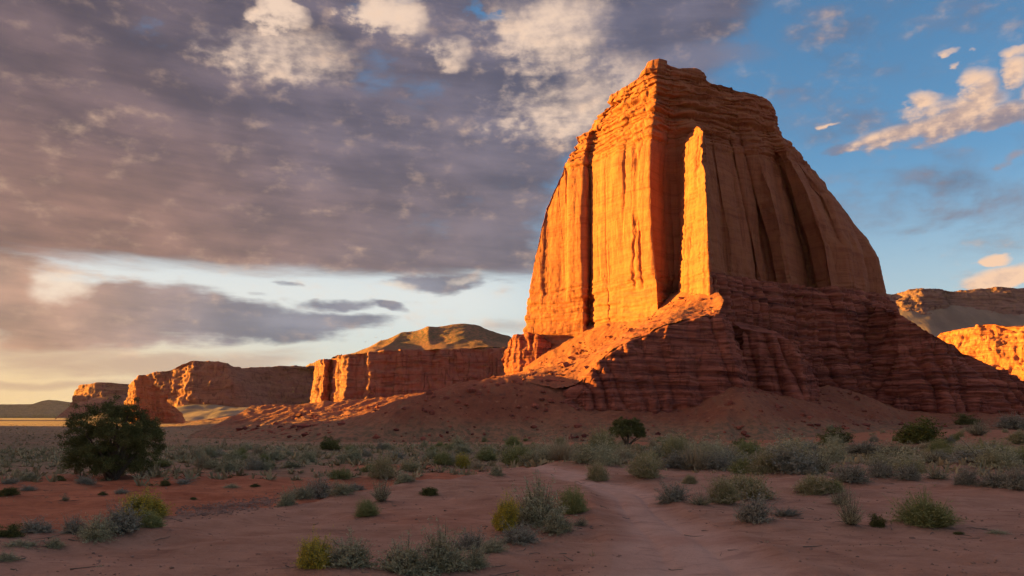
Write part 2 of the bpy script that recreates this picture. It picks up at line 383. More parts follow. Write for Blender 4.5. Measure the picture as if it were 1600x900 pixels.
def ground_mat():
    m, g, b = new_mat('desert ground', 0.95)
    geo = g.n.new('ShaderNodeNewGeometry'); P = V(g, geo.outputs['Position'])
    col, _ = g.attr('tint')                         # R red soil, G sage cover, B trodden path
    r, s, p = g.sep(col)
    n0 = g.noise(P, 0.09, 4, 0.6); n1 = g.noise(P, 0.9, 7, 0.65); n2 = g.noise(P, 9.0, 5, 0.7); n3 = g.noise(P, 45.0, 3, 0.6)
    n4 = g.noise(g.vmul(P, (0.35, 1.0, 1.0)), 2.2, 6, 0.65)
    c = g.mix(g.step(n1, 0.3, 0.7), (0.48, 0.245, 0.158), (0.36, 0.170, 0.106))
    c = g.mix(r, c, g.mix(g.step(n1, 0.35, 0.65), (0.50, 0.165, 0.080), (0.37, 0.115, 0.055)))
    sage = g.mix(g.step(n4, 0.42, 0.62), (0.29, 0.185, 0.105), (0.125, 0.105, 0.055))
    sage = g.mix(g.step(n1, 0.5, 0.66) * 0.6, sage, (0.38, 0.27, 0.155))
    c = g.mix(s * g.step(n0, 0.25, 0.6, 0.55, 1.0), c, sage)
    c = g.mix(p * g.step(n1, 0.2, 0.7, 1.0, 0.6), c, (0.62, 0.36, 0.265))
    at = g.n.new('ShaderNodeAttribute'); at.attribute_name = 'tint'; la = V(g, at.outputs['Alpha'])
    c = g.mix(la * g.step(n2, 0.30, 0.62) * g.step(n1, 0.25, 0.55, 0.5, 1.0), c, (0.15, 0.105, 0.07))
    c = g.mix(g.step(n2, 0.56, 0.72) * 0.45, c, g.vmul(c, (0.60, 0.58, 0.58)))
    c = g.mix(g.step(n2, 0.44, 0.28) * 0.35, c, g.vmul(c, (1.25, 1.22, 1.22)))
    c = g.mix(g.step(n4, 0.54, 0.66) * 0.55 * (1.0 - s), c, g.vmul(c, (0.62, 0.58, 0.60)))
    n5 = g.noise(g.vmul(P, (0.6, 1.0, 1.0)), 0.32, 6, 0.6, 0.4)
    c = g.mix(g.step(n5, 0.52, 0.64) * 0.5 * (1.0 - s), c, g.vmul(c, (0.80, 0.64, 0.58)))
    c = g.mix(g.step(n3, 0.60, 0.70) * 0.35, c, g.vmul(c, (0.5, 0.48, 0.48)))
    g.put(b.inputs['Base Color'], c)
    bump(g, b, n1 * 0.6 + n2 * 0.35 + n3 * 0.08 + n4 * 0.6, 0.9, 0.22)
    return m
GROUND = ground_mat()

# ------------------------------------------------------------------ ground
RIM = np.array([(-60, 14), (-10.5, 17.5), (-9.3, 22.8), (-6.7, 26), (-4.6, 30), (-1.2, 40), (3.6, 50), (20, 70), (60, 90), (200, 120)], float)
PATH = np.array([(2.3, 5.0, 1.9), (3.0, 10.5, 1.7), (3.4, 14.5, 1.4), (3.6, 18.5, 1.15), (3.55, 23, 1.0), (3.9, 28, 1.0), (3.3, 33.5, 1.1), (2.6, 40, 1.4), (1.0, 47, 1.2), (-2.0, 53, 0.8)], float)
_pd = np.linspace(0, len(PATH) - 1, 240)
_k = np.hanning(31); _k /= _k.sum()
PATHD = np.stack([np.convolve(np.pad(np.interp(_pd, np.arange(len(PATH)), PATH[:, c]), 15, mode='reflect', reflect_type='odd'), _k, 'valid') for c in range(3)], 1)
def path_mask(x, y):
    x, y = np.asarray(x, float), np.asarray(y, float); q = np.full(x.shape, 9.0)
    near = np.hypot(x, y) < 70
    if near.any():
        xx, yy = x[near][:, None], y[near][:, None]
        q[near] = np.min(np.hypot(xx - PATHD[None, :, 0], yy - PATHD[None, :, 1]) / PATHD[None, :, 2], axis=1)
    return q
def rim_side(x, y):
    """metres behind (+) or before (-) the lip of the near bank"""
    return y - np.interp(x, RIM[:, 0], RIM[:, 1])
def ground_h(x, y, detail=True):
    x, y = np.asarray(x, float), np.asarray(y, float); r = np.hypot(x, y)
    h = -4.2 * sstep(35, 225, r)
    rs = rim_side(x, y); left = sstep(6, -3, x)
    h = h - 0.75 * sstep(-1.5, 6, rs) * left * sstep(120, 50, r) - 0.30 * sstep(14, 40, y) * sstep(2, 8, np.abs(x)) * (x > 0) * sstep(90, 50, r)
    h = h + 3.2 * np.exp(-((x - 130) / 50) ** 2 - ((y - 240) / 70) ** 2)
    sh = x.shape; p = np.stack([x, y, np.zeros_like(x)], -1).reshape(-1, 3)
    fade = 1 / (1 + (r / 300) ** 2)
    rf = r.ravel(); h = h + (0.30 * fbm(p / 11.0, 3) * sstep(4, 20, rf) + 0.35 * fbm(p / 70.0, 2) * sstep(20, 80, rf)).reshape(sh) * fade
    if detail:
        bank = np.tanh(perlin(p / np.array([7.0, 3.6, 1.0]) + 0.7) * 7) * 0.5 + np.tanh(perlin(p / np.array([3.1, 1.5, 1.0]) + 5.7) * 7) * 0.22
        h = h + ((0.075 * fbm(p / 1.5, 4, 0.6) + 0.17 * bank) * sstep(5, 12, rf)).reshape(sh) * sstep(300, 50, r) * sstep(0.9, 1.8, path_mask(x, y))
    pm = path_mask(x, y)
    h = h - 0.07 * sstep(1.25, 0.5, pm) + 0.05 * np.exp(-((pm - 1.3) / 0.22) ** 2) - 0.045 * np.exp(-((pm - 0.42) / 0.11) ** 2)
    return h
def ground_tint(x, y):
    p = np.stack([x, y, np.zeros_like(x)], -1).reshape(-1, 3); r = np.hypot(x, y)
    n = fbm(p / 9.0, 4).reshape(x.shape); n2 = fbm(p / 40.0, 3).reshape(x.shape)
    rs = rim_side(x, y)
    red = sstep(-0.5, 3.0, rs + n * 3) * sstep(10, -2, x + n * 6) * sstep(60, 46, r + n * 22) + 0.5 * sstep(0.1, 0.5, n) * sstep(10, 25, r) * 0.7
    red = np.maximum(red, 0.85 * sstep(120, 190, y) * sstep(-20, 30, x) * sstep(360, 260, r))
    sage = sstep(44, 70, r + n * 26) * (1 - 0.75 * sstep(150, 215, y) * sstep(-40, 10, x + n2 * 60)) 
    far = sstep(500, 900, r)
    sage = sage * (1 - far * 0.35)
    pm = path_mask(x, y)
    path = sstep(1.35, 0.5, pm + n * 1.0) + 0.55 * sstep(0.15, 0.6, n2 + 0.6 * n) * sstep(60, 30, r)
    path = np.clip(path, 0, 1)
    return np.stack([np.clip(red, 0, 1), np.clip(sage, 0, 1), path], -1)
def build_ground():
    front = np.radians(np.linspace(-40, 40, 1100)); back = np.radians(np.linspace(40, 320, 180))[1:-1]
    th = np.concatenate([front, back])
    rr = np.concatenate([np.geomspace(1.2, 60, 420), np.geomspace(60, 400, 150)[1:], np.geomspace(400, 42000, 70)[1:]])
    T, Rr = np.meshgrid(th, rr)
    x, y = np.sin(T) * Rr, np.cos(T) * Rr
    z = ground_h(x, y); tint = ground_tint(x, y)
    tint[..., 2] *= 0.55
    v = np.stack([x, y, z], -1).reshape(-1, 3)
    f = grid_faces(len(rr), len(th), True)[:, ::-1]
    v = np.concatenate([v, [[0, 0, float(ground_h(np.array([0.]), np.array([0.]))[0])]]]); n = len(th); c = len(v) - 1
    o = np_mesh('ground', v, f[:, ::-1], GROUND, colors=np.concatenate([tint.reshape(-1, 3), [[0, 0, 0]]]))
    tag(o, kind='structure')
    # the trodden path: its own sheet just above the sand
    d = np.gradient(PATHD[:, :2], axis=0); d /= np.linalg.norm(d, axis=1)[:, None]; nrm = np.stack([d[:, 1], -d[:, 0]], 1)
    tt = np.repeat(np.arange(len(PATHD)), 1); w = np.linspace(-1.45, 1.45, 41)
    u = np.linspace(0, len(PATHD) - 1, 900)
    C = np.stack([np.interp(u, np.arange(len(PATHD)), PATHD[:, k]) for k in range(3)], 1); Nn = np.stack([np.interp(u, np.arange(len(PATHD)), nrm[:, k]) for k in range(2)], 1)
    X = C[:, None, 0] + Nn[:, None, 0] * w[None] * C[:, None, 2]; Y = C[:, None, 1] + Nn[:, None, 1] * w[None] * C[:, None, 2]
    lift = 0.022 * (1 - (np.abs(w) / 1.45) ** 4)[None] - 0.012
    Z = ground_h(X, Y) + lift
    tn = ground_tint(X, Y)
    fp = grid_faces(len(u), len(w))
    tag(np_mesh('path', np.stack([X, Y, Z], -1).reshape(-1, 3), fp, GROUND, colors=tn.reshape(-1, 3)), kind='structure')
build_ground()

# ------------------------------------------------------------------ rock relief
def rock_disp(flute=1.5, fl_f=0.11, fl_z=0.06, ledge=0.5, ledge_f=0.45, rough=0.25, lump=1.0, lump_f=0.05, zf=None, zl=None, col=None, blkw=0.22):
    """zf(z): 0..1 where vertical slabs and clefts show; zl(z): 0..1 where bedding ledges show"""
    def f(P, N):
        z = P[:, 2]
        a = zf(z) if zf else 1.0; b = zl(z) if zl else 1.0
        wob = 1.2 * perlin(P * np.array([0.10, 0.10, 0.05]) + 1.7) + 0.35 * perlin(P * np.array([0.4, 0.4, 0.25]) + 6.1)
        q = P * np.array([fl_f, fl_f, fl_f * fl_z]) + (wob * fl_f * 0.9)[:, None] * np.array([1, 1, 0])
        n = perlin(q + 5.1); n1 = perlin(q * 2.1 + 11.7); n2 = perlin(q * 4.3 + 2.2)
        slab = np.tanh(n * 12) * 0.75 + np.tanh(n1 * 11) * 0.36 + np.tanh(n2 * 8) * 0.07   # flat faced slabs standing proud of one another
        crev = -(1 - np.clip(np.abs(n1 + 0.15) * 14, 0, 1)) ** 1.3 * np.clip(perlin(q * 0.6 + 21) * 3 + 0.5, 0, 1)
        d = a * flute * (slab + crev * 0.9)
        if col:                                                            # ranks of rounded columns with sharp gaps
            ph = (P[:, 0] + 0.75 * P[:, 1]) / col[0] + 1.4 * perlin(P * np.array([0.05, 0.05, 0.006]) + 14.2) + 0.10 * perlin(P * np.array([0.3, 0.3, 0.12]))
            amp = col[1] * (0.35 + 1.1 * np.clip(perlin(np.stack([np.floor(ph) * 0.37, 0 * ph, z * 0.02], 1)) + 0.5, 0, 1))
            d = d + amp * (np.abs(np.sin(np.pi * ph)) ** 0.65 - 0.68)
        zz = z + 1.6 * perlin(P * 0.02 + 3.3) + 0.25 * perlin(P * 0.3)
        l1 = perlin(np.stack([P[:, 0] * 0.03, P[:, 1] * 0.03, zz * ledge_f], 1) + 8.8)
        l2 = perlin(np.stack([P[:, 0] * 0.09, P[:, 1] * 0.09, zz * ledge_f * 2.9], 1) + 1.8)
        blk = perlin(P * np.array([0.35, 0.35, ledge_f * 1.6]) + 7.7)
        d = d + b * ledge * (np.tanh(l1 * 6) * 0.65 + np.tanh(l2 * 6) * 0.35 + np.tanh(blk * 6) * blkw)
        chip = np.tanh(perlin(P * np.array([0.7, 0.7, 0.45]) + 13.1) * 7) * 0.5 + np.tanh(perlin(P * np.array([0.33, 0.33, 0.16]) + 31.7) * 9) * 0.8
        d = d + lump * fbm(P * lump_f + 4.4, 2) + rough * (0.8 * fbm(P * 0.55 + 9.9, 4, 0.6) + 0.55 * chip)
        d = d * (1 - 0.75 * np.clip(N[:, 2] * 1.6 - 0.5, 0, 1))
        return d
    return f

# ------------------------------------------------------------------ the great butte
def build_butte():
    root = empty('butte', (90, 300, -4))
    inv = root.location.copy()
    L = [  # z : (px, Y) of each feature, left to right, then round the back
        (20, [(812, 354), (856, 345), (914, 336), (924, 342), (936, 331), (972, 318), (1032, 299), (1056, 313), (1080, 311), (1112, 295), (1172, 306), (1228, 317), (1256, 316), (1288, 327), (1316, 320), (1366, 333), (1412, 364)]),
        (52, [(824, 352), (862, 343), (912, 334), (921, 341), (930, 331), (970, 318), (1026, 300), (1050, 313), (1072, 311), (1100, 297), (1160, 308), (1206, 321), (1238, 316), (1268, 331), (1300, 321), (1350, 335), (1396, 362)]),
        (70, [(833, 350), (868, 342), (914, 333), (921, 340), (930, 331), (968, 318), (1019, 301), (1046, 314), (1066, 313), (1095, 299), (1150, 309), (1192, 321), (1224, 316), (1254, 331), (1288, 321), (1336, 336), (1379, 360)]),
        (90, [(848, 348), (876, 341), (914, 333), (920, 339), (930, 331), (965, 318), (1017, 302), (1044, 314), (1060, 313), (1090, 302), (1135, 310), (1173, 322), (1203, 317), (1232, 331), (1262, 324), (1300, 338), (1328, 358)]),
        (104, [(876, 344), (890, 340), (913, 335), (918, 338), (932, 331), (966, 317), (1019, 303), (1042, 311), (1056, 311), (1085, 305), (1125, 311), (1160, 319), (1185, 318), (1213, 326), (1233, 324), (1256, 336), (1277, 350)]),
        (112, [(897, 340), (903, 338), (917, 334), (923, 335), (938, 330), (973, 317), (1023, 303.5), (1040, 309), (1053, 310), (1085, 307), (1122, 312), (1152, 318), (1178, 319), (1200, 325), (1216, 325), (1234, 335), (1244, 345)]),
        (118, [(926, 334), (930, 332), (936, 330), (940, 330), (947, 327), (976, 316), (1025, 304), (1040, 308), (1053, 309), (1085, 308), (1120, 312), (1148, 317), (1172, 319), (1190, 323), (1203, 325), (1211, 332), (1213, 340)]),
        (124, [(954, 325), (957, 323.5), (961, 322.5), (964, 321.5), (969, 320), (987, 315), (1026, 304.5), (1038, 306.5), (1050, 308), (1082, 309), (1112, 312), (1142, 317), (1168, 319), (1186, 322), (1198, 324), (1205, 329), (1206, 335)]),
        (127.5, [(980, 315), (981, 314.5), (983, 314), (986, 313), (990, 312), (1000, 309.5), (1026, 304.5), (1036, 306), (1048, 307.5), (1080, 309.5), (1104, 312), (1140, 318), (1165, 320), (1180, 322), (1190, 324), (1198, 328), (1199, 332)]),
    ]
    back = {20: [(1340, 425), (1000, 440), (850, 400)], 52: [(1325, 422), (1000, 432), (862, 398)], 70: [(1310, 415), (1000, 425), (868, 394)], 90: [(1275, 405), (1000, 412), (880, 388)],
            104: [(1240, 390), (1020, 396), (900, 378)], 112: [(1210, 378), (1040, 380), (920, 366)], 118: [(1190, 362), (1050, 360), (945, 350)], 124: [(1185, 346), (1060, 340), (970, 334)], 127.5: [(1180, 337), (1060, 330), (990, 320)]}
    # stepped shoulders on the sunny side: benches under each riser
    def bench(a, b, t, hold):
        (za, ra), (zb, rb) = a, b
        return (za + (zb - za) * t, [(p[0] + (q[0] - p[0]) * (hold if k < 5 else t), p[1] + (q[1] - p[1]) * (hold if k < 5 else t)) for k, (p, q) in enumerate(zip(ra, rb))])
    L2 = []
    for k, row in enumerate(L):
        L2.append(row)
        if row[0] in (104, 112, 118, 124): L2.append(bench(row, L[k + 1], 0.80, {104: 0.55, 112: 0.18, 118: 0.30, 124: 0.25}[row[0]]))
    for k, row in enumerate(L2):
        if row[0] not in back:
            a, b = L2[k - 1][0], L2[k + 1][0]; t = (row[0] - a) / (b - a)
            back[row[0]] = [(p[0] + (q[0] - p[0]) * t, p[1] + (q[1] - p[1]) * t) for p, q in zip(back[a], back[b])]
    L = L2
    # narrow deep joints: (after feature k, fraction, depth, half width as fraction)
    JOINTS = [(3, 0.45, 2.6, 0.10), (4, 0.55, 1.6, 0.05), (9, 0.70, 1.5, 0.04), (10, 0.55, 4.2, 0.06), (11, 0.10, 4.5, 0.12), (13, 0.12, 5.5, 0.13), (14, 0.58, 1.6, 0.04)]
    def cleft(row, z):
        env = float(sstep(50, 54, z) * (1 - sstep(97, 112, z))) * 0.93 + 0.07
        o = []
        for k, (a, b) in enumerate(zip(row, row[1:] + row[:1])):
            o.append(a)
            if k < len(row) - 1:
                for kk, f_, dep, hw in JOINTS:
                    if kk == k:
                        for e, dd in ((-hw, 0), (0, dep), (hw, 0)):
                            o.append((a[0] + (b[0] - a[0]) * (f_ + e), a[1] + (b[1] - a[1]) * (f_ + e) + dd * env))
        return o
    L = [(z, cleft(row, z)) for z, row in L]
    rows = [[PZ(px, Y, z) for px, Y in row + back[z]] for z, row in L]
    # summit: bench at 129.5 then the two knobs
    zt = 129.5
    def ins(pts, zs):
        """the same joint columns in the summit rows, without any depth"""
        f = [(p[0], p[1], zz) for p, zz in zip(pts, zs)]; row, bk = f[:17], f[17:]; o = []
        for k, a in enumerate(row):
            o.append(a)
            if k < 16:
                b = row[k + 1]
                for kk, f_, dep, hw in JOINTS:
                    if kk == k: o += [tuple(a[c] + (b[c] - a[c]) * (f_ + e) for c in range(3)) for e in (-hw, 0, hw)]
        return o + bk
    r1 = [(1000, 310), (1001, 309.5), (1002, 309), (1003, 308.5), (1004, 308), (1008, 307), (1027, 304.8), (1036, 306), (1048, 307.6), (1078, 309), (1100, 311.5), (1116, 315), (1126, 317), (1134, 319), (1140, 321), (1144, 323), (1144, 325), (1130, 326), (1050, 318), (1006, 312)]
    r2 = [(1009, 309), (1009, 308.8), (1010, 308.5), (1010, 308.2), (1011, 308), (1014, 307), (1028, 305.2), (1038, 306.2), (1050, 308), (1072, 309.5), (1092, 311), (1101, 313), (1102, 314), (1103, 315), (1103, 316), (1102, 317), (1101, 317.5), (1090, 317.5), (1046, 313), (1014, 311)]
    zz2 = [131.6] * 6 + [131.8, 131.0, 130.6, 130.6, 130.6] + [130.4] * 7 + [130.6, 131.4]
    r3 = [(1014, 308.4), (1014, 308.3), (1015, 308.2), (1015, 308), (1016, 307.8), (1019, 307.2), (1030, 306), (1040, 306.8), (1047, 308.2), (1074, 310.2), (1088, 311.4), (1096, 313), (1097, 313.6), (1098, 314), (1098, 314.6), (1097, 315.2), (1096, 315.6), (1086, 315.6), (1044, 311), (1018, 310)]
    zz3 = [133.6, 133.6, 133.7, 133.8, 134.0, 134.2, 134.4, 133.8, 131.0, 132.6, 133.4, 133.2, 133, 133, 133, 133, 133, 133, 131.0, 133.4]
    top = [(r1, [zt + (-1.5 if 1110 < px < 1150 else 0) for px, Y in r1]), (r2, zz2), (r3, zz3),
           ([(px * 0.35 + (1028 if px < 1046 else 1082) * 0.65, Y * 0.35 + (308.2 if px < 1046 else 312.6) * 0.65) for px, Y in r3], [z + 0.4 for z in zz3]),
           ([(1028 if px < 1046 else 1082, 308.2 if px < 1046 else 312.6) for px, Y in r3], [z + 0.4 for z in zz3])]
    for pts, zs in top: rows.append([PZ(*q) for q in ins(pts, zs)])
    zf = lambda z: sstep(48, 56, z) * (1 - 0.75 * sstep(98, 110, z))
    zl = lambda z: 0.07 + 0.93 * sstep(100, 109, z) + 0.30 * sstep(60, 52, z)
    base = rock_disp(1.35, 0.050, 0.030, 1.35, 0.34, 0.12, 1.0, 0.03, zf, zl, blkw=0.18)
    def disp(P, N):
        d = base(P, N)
        thin = sstep(134, 127, P[:, 2]); d = d * (0.45 + 0.55 * thin)
        return d
    coarse = [None] * (16 + 3 * len(JOINTS)) + [1.5] * 4
    sheet_obj('cliff', rows, 0.30, 0.30, ROCK, disp, True, root, 0.6, coarse=coarse)
    # the bright fin standing before the cleft
    fl = [(36, [(1052, 312), (1066, 299), (1080, 292), (1112, 281), (1122, 296), (1124, 312)]),
          (56, [(1058, 312), (1067, 299), (1082, 292), (1108, 283), (1116, 297), (1118, 310)]),
          (75, [(1060, 312), (1069, 300), (1084, 293), (1104, 285), (1111, 298), (1112, 310)]),
          (92, [(1062, 312), (1070, 301), (1084, 294), (1101, 287), (1106, 299), (1107, 310)]),
          (101, [(1062, 312), (1070, 302), (1083, 296), (1099, 289), (1104, 300), (1105, 310)]),
          (104, [(1066, 312), (1072, 303.5), (1082, 298), (1095, 292), (1100, 302), (1101, 310)]),
          (106, [(1071, 310), (1075, 304.5), (1081, 300), (1089, 295), (1094, 303), (1096, 309)])]
    fl = [(z, [(px, Y - (3.0 if k in (1, 2, 3) and z < 103 else 0)) for k, (px, Y) in enumerate(r)]) for z, r in fl]
    rows = [[PZ(px, Y, z) for px, Y in r] for z, r in fl]
    rows.append([PZ(1083 + (px - 1083) * 0.2, 303 + (Y - 303) * 0.2, 107.0) for px, Y in fl[-1][1]])
    sheet_obj('fin', rows, 0.28, 0.28, ROCK, rock_disp(0.5, 0.10, 0.05, 0.28, 0.4, 0.20, 0.8, 0.06, blkw=0.2), False, root, 0.4)
    # banded lower cliff below the ledge
    lo = [(-4, [(1040, 300), (1090, 276), (1134, 268), (1196, 282), (1255, 292), (1306, 301), (1350, 297), (1410, 300), (1500, 334), (1480, 440)]),
          (16, [(1040, 302), (1086, 280), (1128, 274), (1184, 288), (1242, 298), (1294, 308), (1336, 305), (1385, 311), (1450, 342), (1430, 436)]),
          (34, [(1044, 304), (1084, 284), (1121, 279), (1174, 293), (1230, 304), (1284, 314), (1322, 312), (1368, 321), (1420, 350), (1390, 430)]),
          (46, [(1048, 306), (1082, 286), (1117, 282), (1168, 296), (1223, 307), (1277, 317), (1312, 316), (1356, 326), (1404, 355), (1370, 426)]),
          (49, [(1049, 307), (1081, 287), (1116, 283), (1167, 297), (1222, 308), (1276, 318), (1311, 317), (1354, 327), (1402, 356), (1366, 424)]),
          (52.5, [(1050, 309), (1081, 290), (1114, 286), (1164, 300), (1218, 311), (1274, 321), (1307, 320), (1352, 331), (1398, 359), (1360, 420)]),
          (54, [(1050, 318), (1082, 312), (1112, 306), (1162, 316), (1214, 326), (1262, 338), (1300, 336), (1345, 344), (1380, 366), (1350, 410)])]
    lo = [(z, [(r[0][0], r[0][1] + 14), (r[1][0] + 12, r[1][1] + 12)] + r[2:]) for z, r in lo]
    rows = [[PZ(px, Y, z) for px, Y in r] for z, r in lo]
    sheet_obj('lower_cliff', rows, 0.32, 0.3, LOWROCK, rock_disp(0.9, 0.07, 0.03, 0.8, 0.42, 0.10, 0.8, 0.04, zf=lambda z: sstep(48, 44, z), col=(8.0, 3.2)), False, root, 1.5, coarse=[None] * 8 + [1.5])
    # two buttresses at the front
    def buttress(top, bottom, name, ds=0.28):
        top = np.array([P3(*p) for p in top]); bot = np.array([P3(*p) for p in bottom])
        under = bot.copy(); under[:, 2] = -4
        inner = top.copy(); inner[:, 1] += 14; inner[:, 2] += 4.0
        mid = bot * 0.45 + top * 0.55; mid[:, 1] -= 0.8
        sheet_obj(name, [under, bot, mid, top, inner], ds, ds, LOWROCK, rock_disp(0.5, 0.10, 0.03, 0.5, 0.45, 0.10, 0.3, 0.06, col=(6.0, 2.8)), False, root, 0.8)
    buttress([(872, 622, 253), (905, 599, 254.5), (940, 563, 256), (985, 533, 257.5), (1040, 511, 258), (1090, 498, 259), (1124, 489, 260.5), (1134, 500, 270), (1140, 505, 290)],
             [(872, 640, 250), (905, 640, 250), (940, 640, 251), (985, 640, 250), (1040, 638, 250), (1100, 626, 250.5), (1163, 612, 252), (1174, 616, 266), (1180, 620, 290)], 'buttress')
    buttress([(1128, 503, 296), (1158, 512, 276), (1215, 524, 271), (1244, 541, 270), (1256, 562, 277), (1262, 572, 300)],
             [(1160, 616, 288), (1172, 628, 270), (1215, 640, 264), (1262, 643, 262), (1276, 640, 272), (1280, 634, 302)], 'buttress')
    # spur running down to the right
    sp_t = [(1345, 476, 330), (1388, 482, 313), (1400, 488, 308), (1440, 511, 304), (1478, 533, 298), (1498, 546, 301), (1560, 576, 298), (1600, 593, 299), (1680, 632, 300)]
    sp_b = [(1350, 640, 306), (1386, 638, 300), (1402, 638, 295), (1440, 638, 293), (1486, 640, 288), (1508, 640, 291), (1560, 642, 288), (1600, 644, 289), (1690, 648, 292)]
    top = np.array([P3(*p) for p in sp_t]); bot = np.array([P3(*p) for p in sp_b])
    und = bot.copy(); und[:, 2] = -5; mid = bot * 0.5 + top * 0.5; mid[:, 1] -= 0.5
    bk = top.copy(); bk[:, 1] += 24; bk[:, 2] += 1.2; bk2 = top.copy(); bk2[:, 1] += 60; bk2[:, 2] = -5
    sheet_obj('spur', [und, bot, mid, top, bk, bk2], 0.3, 0.3, LOWROCK, rock_disp(0.9, 0.07, 0.03, 0.7, 0.45, 0.10, 0.5, 0.05, col=(8.5, 3.4)), False, root, 1.0)
    # stub of the lower cliff on the sunny side
    st = [(788, 560, 356), (796, 538, 352), (805, 524, 347), (825, 519, 343), (848, 524, 341), (862, 536, 340), (868, 552, 352)]
    sb = [(784, 600, 352), (791, 598, 347), (803, 594, 343), (830, 590, 338), (856, 582, 336), (868, 580, 340), (874, 578, 356)]
    top = np.array([P3(*p) for p in st]); bot = np.array([P3(*p) for p in sb]); und = bot.copy(); und[:, 2] = 5
    inner = top.copy(); inner[:, 1] += 10; inner[:, 2] -= 0.5
    sheet_obj('stub', [und, bot, top, inner], 0.3, 0.3, LOWROCK, rock_disp(0.9, 0.15, 0.05, 0.3, 0.5, 0.25, 0.5, 0.06), False, root, 0.8)
    # talus
    left = [(850, 598, 257), (850, 640, 246), (850, 670, 238), (800, 604, 254), (800, 645, 243), (800, 675, 236), (760, 612, 250), (760, 650, 241), (700, 622, 246), (700, 655, 238), (640, 638, 240), (640, 665, 234),
            (560, 664, 240), (500, 677, 236), (440, 686, 245), (400, 690, 250), (700, 690, 230), (850, 692, 228), (830, 562, 352), (790, 594, 346), (760, 601, 338), (700, 622, 318), (640, 640, 302), (560, 652, 300), (480, 662, 290),
            (820, 585, 300), (760, 606, 295), (700, 626, 285), (640, 642, 275)]
    front = [(905, 640, 250), (905, 668, 238), (940, 642, 251), (985, 640, 252), (985, 668, 239), (1040, 640, 252), (1040, 668, 240), (1085, 634, 251), (1085, 652, 244), (1120, 640, 244), (1165, 608, 253), (1150, 636, 240), (1120, 664, 235), (1165, 662, 236),
             (1200, 634, 250), (1240, 655, 243), (1276, 634, 264), (1300, 606, 292), (1338, 622, 285), (1376, 634, 280), (1320, 645, 270), (1350, 658, 264), (1400, 640, 294), (1400, 655, 276), (1400, 672, 256), (1500, 646, 290), (1500, 660, 272), (1500, 672, 252),
             (1600, 650, 289), (1600, 664, 268), (1700, 655, 290), (940, 690, 229), (1040, 690, 228), (1120, 690, 226), (1200, 688, 228), (1280, 684, 234), (1340, 680, 240), (1700, 668, 262)]
    ins = [PZ(905, 290, 10), PZ(1000, 290, 10), PZ(1100, 290, 12), PZ(1200, 310, 10), PZ(1300, 330, 14), PZ(1400, 340, 8), PZ(1550, 330, 4)]
    fl_ = rbf([P3(*p) for p in left + front] + ins)
    up = [(1112, 441, 286), (1040, 505, 262), (1000, 523, 260), (940, 561, 257.5), (905, 597, 256), (870, 606, 255), (850, 598, 257), (1075, 470, 285), (1116, 471, 274), (1090, 496, 262),
          (1060, 462, 298), (1040, 478, 300), (1000, 493, 314), (960, 505, 322), (920, 519, 332), (880, 532, 342), (850, 547, 347), (830, 560, 352), (790, 594, 346), (820, 585, 300), (800, 604, 254), (850, 575, 320), (900, 560, 310), (950, 545, 296), (1000, 510, 285), (1122, 486, 264), (1045, 488, 282)]
    fu = rbf([P3(*p) for p in up])
    def relief(x, y):
        p = np.stack([x, y, np.zeros_like(x)], -1).reshape(-1, 3)
        rills = 1 - np.abs(perlin(p * np.array([0.13, 0.05, 1]) + 3.1)) * 2
        n = 1.1 * fbm(p / 14.0, 5, 0.6) + 0.55 * fbm(p / 2.2, 4, 0.65) + 0.6 * rills
        return n.reshape(x.shape)
    def patch(name, f, x0, x1, y0, y1, step, keep=None):
        xs, ys = np.arange(x0, x1, step), np.arange(y0, y1, step); X, Y = np.meshgrid(xs, ys)
        Z = f(X, Y) + relief(X, Y)
        fc = grid_faces(len(ys), len(xs))
        if keep is not None:
            k = keep(X, Y, Z).ravel(); fc = fc[k[fc].all(1)]
        return np_mesh(name, np.stack([X, Y, Z], -1).reshape(-1, 3), fc, TALUS, parent=root), f
    def keep_lo(X, Y, Z): return (Z > ground_h(X, Y, False) - 1.5) & (Z > -6)
    o1, _ = patch('talus_slope', fl_, -110, 215, 212, 352, 0.55, keep_lo)
    rimxy = np.array([P3(*p)[:2] for p in [(840, 600, 254), (872, 622, 253), (905, 599, 254.5), (940, 563, 256), (985, 533, 257.5), (1040, 511, 258), (1090, 498, 259), (1124, 489, 260.5), (1140, 500, 276)]])
    def keep_up(X, Y, Z):
        return (Y > np.interp(X, rimxy[:, 0], rimxy[:, 1]) + 0.6) & (X > 4 + 0 * Y) & (X < 69) & (Z > 0)
    o2, _ = patch('talus_slope', fu, 4, 70, 250, 352, 0.45, keep_up)
    for ch in root.children: ch.location = -inv
    tag(root, 'towering orange sandstone butte with a bright fin and a lit talus slope', 'butte')
    def both(x, y):
        a = fl_(x, y); k = (y > np.interp(x, rimxy[:, 0], rimxy[:, 1]) + 1) & (x > 6) & (x < 68)
        return np.where(k, fu(x, y), a)
    return both
TALUS_H = build_butte()

